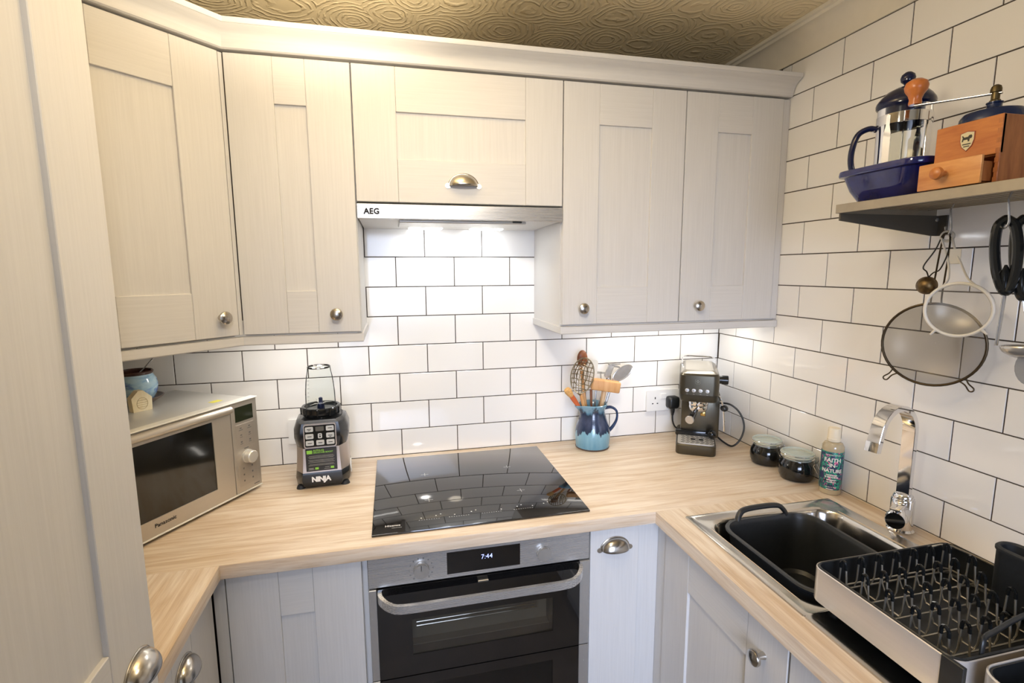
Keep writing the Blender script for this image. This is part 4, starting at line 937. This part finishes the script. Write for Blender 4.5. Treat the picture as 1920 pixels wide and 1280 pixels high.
B().lathe([(0, .1175), (.047, .1175), (.049, .120), (.048, .130), (.043, .137), (.030, .141), (.013, .143), (.011, .147), (.011, .152), (.0125, .153), (.0125, .155), (0, .155)], 36, CG).build('hopper_dome', BLM, gd_)
B().lathe([(0, .155), (.008, .155), (.0085, .158), (.0065, .160), (.0065, .172), (.0085, .173), (.0085, .178), (.007, .183), (.003, .186), (0, .1862)], 16, CG).build('spindle_nut', M('aged_brass', '#5e5238', 0.4, 0.9), gd_)
ce = Vector((-.0565, .008, .1790)); c0_ = Vector((CG[0] + .008, CG[1] + .004, .1700))
B().tube([c0_, c0_.lerp(ce, .5), ce], [.0050, .0045, .0055], 10, flat=.4).build('crank', STEELV, gd_)
B().lathe([(0, 0), (.011, 0), (.0115, .004), (.0105, .010), (.013, .018), (.019, .027), (.0205, .035), (.018, .043), (.010, .0485), (0, .0495)], 28, (ce.x, ce.y, ce.z + .002)).build('crank_knob', grain('orange_turned_wood', '#b5652c', '#c97a3c', (40, 40, 40), 0.3, 0.05), gd_)
# something dark standing behind the grinder
db = thing('dark_tin', 'small dark green tin half hidden between cafetiere and grinder', 'tin', (-.105, -1.045, ZS + .0008))
B().lathe([(0, 0), (.036, 0), (.037, .002), (.037, .098), (.036, .100), (0, .100)], 30).build('can', M('dark_green_tin', '#14201f', 0.25, 0.2), db)
B().lathe([(.0375, .094), (.0385, .096), (.0385, .108), (.037, .110), (0, .111)], 30).build('lid', M('dark_green_lid', '#22302e', 0.3, 0.3), db)
# ================================================================== HANGING TOOLS
def hook(label, x, y):
    h = B().tube(spline([(x + .012, y + .004, 1.7115), (x + .004, y + .003, 1.7000), (x, y, 1.694), (x + .001, y - .003, 1.668), (x + .001, y - .004, 1.656), (x + .004, y + .002, 1.6475), (x + .009, y + .010, 1.6465), (x + .013, y + .016, 1.653), (x + .014, y + .018, 1.664)], 5), .0019, 8).build('hook', STEELV)
    return tag(h, label, 'hook')
hook('thin steel hook under the shelf holding the strainers', -.134, -.958)
hook('thin steel hook under the shelf holding the ladle', -.215, -1.116)
def meshmat(name, col, cover):
    n = NT(name); n.b.inputs['Base Color'].default_value = (*lin(col), 1); n.b.inputs['Roughness'].default_value = .4; n.b.inputs['Metallic'].default_value = .5
    t = n.n.new('ShaderNodeBsdfTransparent'); mx = n.n.new('ShaderNodeMixShader'); mx.inputs[0].default_value = cover
    n.link(t.outputs[0], mx.inputs[1]); n.link(n.b.outputs[0], mx.inputs[2]); n.link(mx.outputs[0], n.n['Material Output'].inputs[0]); return n.m
def frame(c, nrm):   # disc frame: local -y looks along nrm
    f = Vector(nrm).normalized(); y = -f; x = y.cross(Vector((0, 0, 1))).normalized(); z = x.cross(y)
    m = Matrix.Identity(4)
    for i in range(3): m[i][0] = x[i]; m[i][1] = y[i]; m[i][2] = z[i]; m[i][3] = c[i]
    return m
def sieve(name, label, c, nrm, R, depth, rimm, meshm, rimr, flat):
    s = thing(name, label, 'strainer'); s.matrix_world = frame(c, nrm); tag(s, label, 'strainer')
    B().tube([(R * math.cos(q), 0, R * math.sin(q)) for q in [2 * PI * i / 48 for i in range(48)]], rimr, 10, closed=True).build('rim', rimm, s)
    rings = []
    for k in range(9):
        q = PI / 2 * k / 8; rr = max(.0005, R * math.cos(q)); rings.append([(rr * math.cos(t), depth * math.sin(q), rr * math.sin(t)) for t in [2 * PI * i / 40 for i in range(40)]])
    B().loft(rings).build('mesh', meshm, s); return s
RIMM = M('bronzed_wire', '#4c4030', 0.35, 0.9)
CB = Vector((-.080, -.908, 1.397)); NB = (-.89, -.456, 0)
s1 = sieve('large_sieve', 'large round fine-mesh sieve hanging below the wall shelf', CB, NB, .0960, .042, RIMM, meshmat('fine_grey_mesh', '#6f675a', .50), .0030, 0)
for a in (-2.30, -.87):
    c, s = math.cos(a), math.sin(a); tx, tz = -s, c; R = .0965
    B().tube(spline([(R * c + tx * .007, 0, R * s + tz * .007), ((R + .012) * c + tx * .0035, -.002, (R + .012) * s + tz * .0035), ((R + .026) * c + tx * .005, -.004, (R + .026) * s + tz * .005), ((R + .030) * c, -.005, (R + .030) * s), ((R + .026) * c - tx * .005, -.004, (R + .026) * s - tz * .005), ((R + .012) * c - tx * .0035, -.002, (R + .012) * s - tz * .0035), (R * c - tx * .007, 0, R * s - tz * .007)], 4), .0016, 8).build('rest_loop', RIMM, s1)
inv = s1.matrix_world.inverted()
hk = inv @ Vector((-.128, -.950, 1.6495))
B().tube(spline([(-.010, .0, .0965), (-.008, -.006, .12), (hk.x - .007, hk.y + .004, hk.z - .02), (hk.x, hk.y, hk.z), (hk.x + .007, hk.y + .004, hk.z - .02), (.010, -.006, .12), (.010, 0, .0965)], 5), .0018, 8).build('handle', RIMM, s1)
# small white strainer
CS = Vector((-.136, -.996, 1.4865)); NS_ = (-.90, -.436, -.03)
WPL = M('white_strainer_plastic', '#e2ddd2', 0.35)
s2 = sieve('small_strainer', 'small white plastic strainer hanging in front of the large sieve', CS, NS_, .0560, .034, WPL, meshmat('fine_white_mesh', '#c9c2b4', .38), .0034, 0)
B().loft([[(.0575 * math.cos(t), y, .0575 * math.sin(t)) for t in [2 * PI * i / 48 for i in range(48)]] for y in (-.002, .012)]).build('collar', WPL, s2, solid=.002)
inv = s2.matrix_world.inverted(); hk = inv @ Vector((-.128, -.952, 1.6485))
for sgn in (-1, 1):
    B().tube(spline([(sgn * .030, .002, .047), (sgn * .016 + hk.x * .15, .002, .066), (sgn * .010 + hk.x * .45, hk.y * .4, .100), (sgn * .0085 + hk.x * .8, hk.y * .7, hk.z - .030), (sgn * .0095 + hk.x, hk.y, hk.z - .010)], 5), .0042, 8, flat=.5).build('handle_rail', WPL, s2)
B().tube([(hk.x + .0105 * math.cos(t), hk.y + .002, hk.z - .006 + .010 * math.sin(t)) for t in [2 * PI * i / 24 for i in range(24)]], .003, 8, closed=True).build('hanging_loop', WPL, s2)
B().box(hk.x * .45 - .010, hk.x * .45 + .010, hk.y * .45 - .0014, hk.y * .45 + .0014, .096, .128, .001).build('handle_web', WPL, s2)
for a in (-2.2, -.75): B().tube([(.058 * math.cos(a), -.002, .058 * math.sin(a)), (.070 * math.cos(a), -.004, .070 * math.sin(a))], [.005, .0035], 10, flat=.6).build('rest_lug', WPL, s2)
# tea infuser
ti = thing('tea_infuser', 'small brown tea infuser ball on wire tongs hanging from the hook', 'infuser', (-.150, -.9365, 1.5365))
OLD = M('tarnished_brass', '#6e5a3c', 0.42, 0.9, noise=(120, .35))
B().sphere((0, 0, 0), .0185, 20, 14).build('ball', OLD, ti)
B().tube([(.0187 * math.sin(t) * .5, .0187 * math.sin(t) * -.86, .0187 * math.cos(t)) for t in [2 * PI * i / 28 for i in range(28)]], .0011, 6, closed=True).build('seam', OLD, ti)
DKW = M('dark_wire', '#38322a', 0.4, 0.9)
hx = Vector((-.128, -.950, 1.6500)) - Vector((-.150, -.9365, 1.5365))
B().tube(spline([(0, -.002, .018), (.001, .004, .030), (-.002, .010, .042), (hx.x - .010, hx.y + .012, .078), (hx.x - .004, hx.y + .004, hx.z - .004), (hx.x + .002, hx.y - .003, hx.z), (hx.x + .003, hx.y - .006, hx.z - .006), (.010, -.030, .072), (.004, -.022, .036), (.002, -.010, .028), (0, -.002, .018)], 5), .0014, 6).build('tongs', DKW, ti)
# ladle with black slotted handle
def handle_pts(c, up, side, L, wd):   # flat loop handle outline
    return [c + up * (L * a) + side * (wd * b_) for a, b_ in ((0, .25), (.25, .8), (.6, 1.0), (.9, .75), (1.0, .15), (1.0, -.15), (.9, -.75), (.6, -1.0), (.25, -.8), (0, -.25))]
ld = thing('ladle', 'steel ladle with black slotted handle hanging from the shelf hook', 'ladle', (-.206, -1.1110, 1.640))
side = Vector((.46, -.89, 0)); up = Vector((-.02, .09, 1)).normalized()
base = Vector((.004, -.010, -.106))
B().tube(spline(handle_pts(base, up, side, .128, .0155), 5, True), .0080, 10, closed=True).build('handle', BLACKG, ld)
B().tube([base + up * .002, base + up * .030, base + up * .046], [.0075, .011, .003], 12, flat=.5).build('handle_web', BLACKG, ld)
sb = base + Vector((.0, .004, -.104))
B().tube([base + up * .006, base.lerp(sb, .5), sb], [.0050, .0046, .0042], 10, flat=.45).build('shaft', STEELV, ld)
bw = B(); rings = []
for k in range(8):
    q = PI / 2 * k / 7; rr = max(.0006, .036 * math.cos(q)); rings.append([(rr * math.cos(t), rr * math.sin(t), -.024 * math.sin(q)) for t in [2 * PI * i / 32 for i in range(32)]])
bw.loft(rings).build('bowl', STEELV, ld, solid=.0012, m=T(*(sb + Vector((.018, -.036, .004)))) @ Matrix.Rotation(math.radians(-6), 4, 'X'))
tu = thing('slotted_spoon', 'second black slotted handle hanging right of the ladle handle', 'spoon', (-.190, -1.1320, 1.642))
base = Vector((.006, -.006, -.118))
B().tube(spline(handle_pts(base, up, side, .138, .0130), 5, True), .0075, 10, closed=True).build('handle', BLACKG, tu)
B().tube([base - up * .004, base + up * .030, base + up * .050], [.0060, .0105, .003], 12, flat=.5).build('handle_web', BLACKG, tu)
sb = base + Vector((.004, -.020, -.10)); B().tube([base, sb], [.0042, .0036], 8, flat=.45).build('shaft', STEELV, tu)
B().prism([(.024 * math.cos(q), .034 * math.sin(q)) for q in [2 * PI * i / 24 for i in range(24)]], -.001, .001).build('blade', STEELV, tu, m=T(*(sb + Vector((.004, -.004, -.030)))) @ Matrix.Rotation(math.radians(-60), 4, 'Z'))
# small joined prints and perforations are too fine to pick apart singly
for o in list(scene.objects):
    if o.parent and any(k in o.name for k in ('marks', 'print', 'icon', 'emblem_lettering', 'louvres', 'grip_rib', 'lettering', 'digits')): o['kind'] = 'stuff'
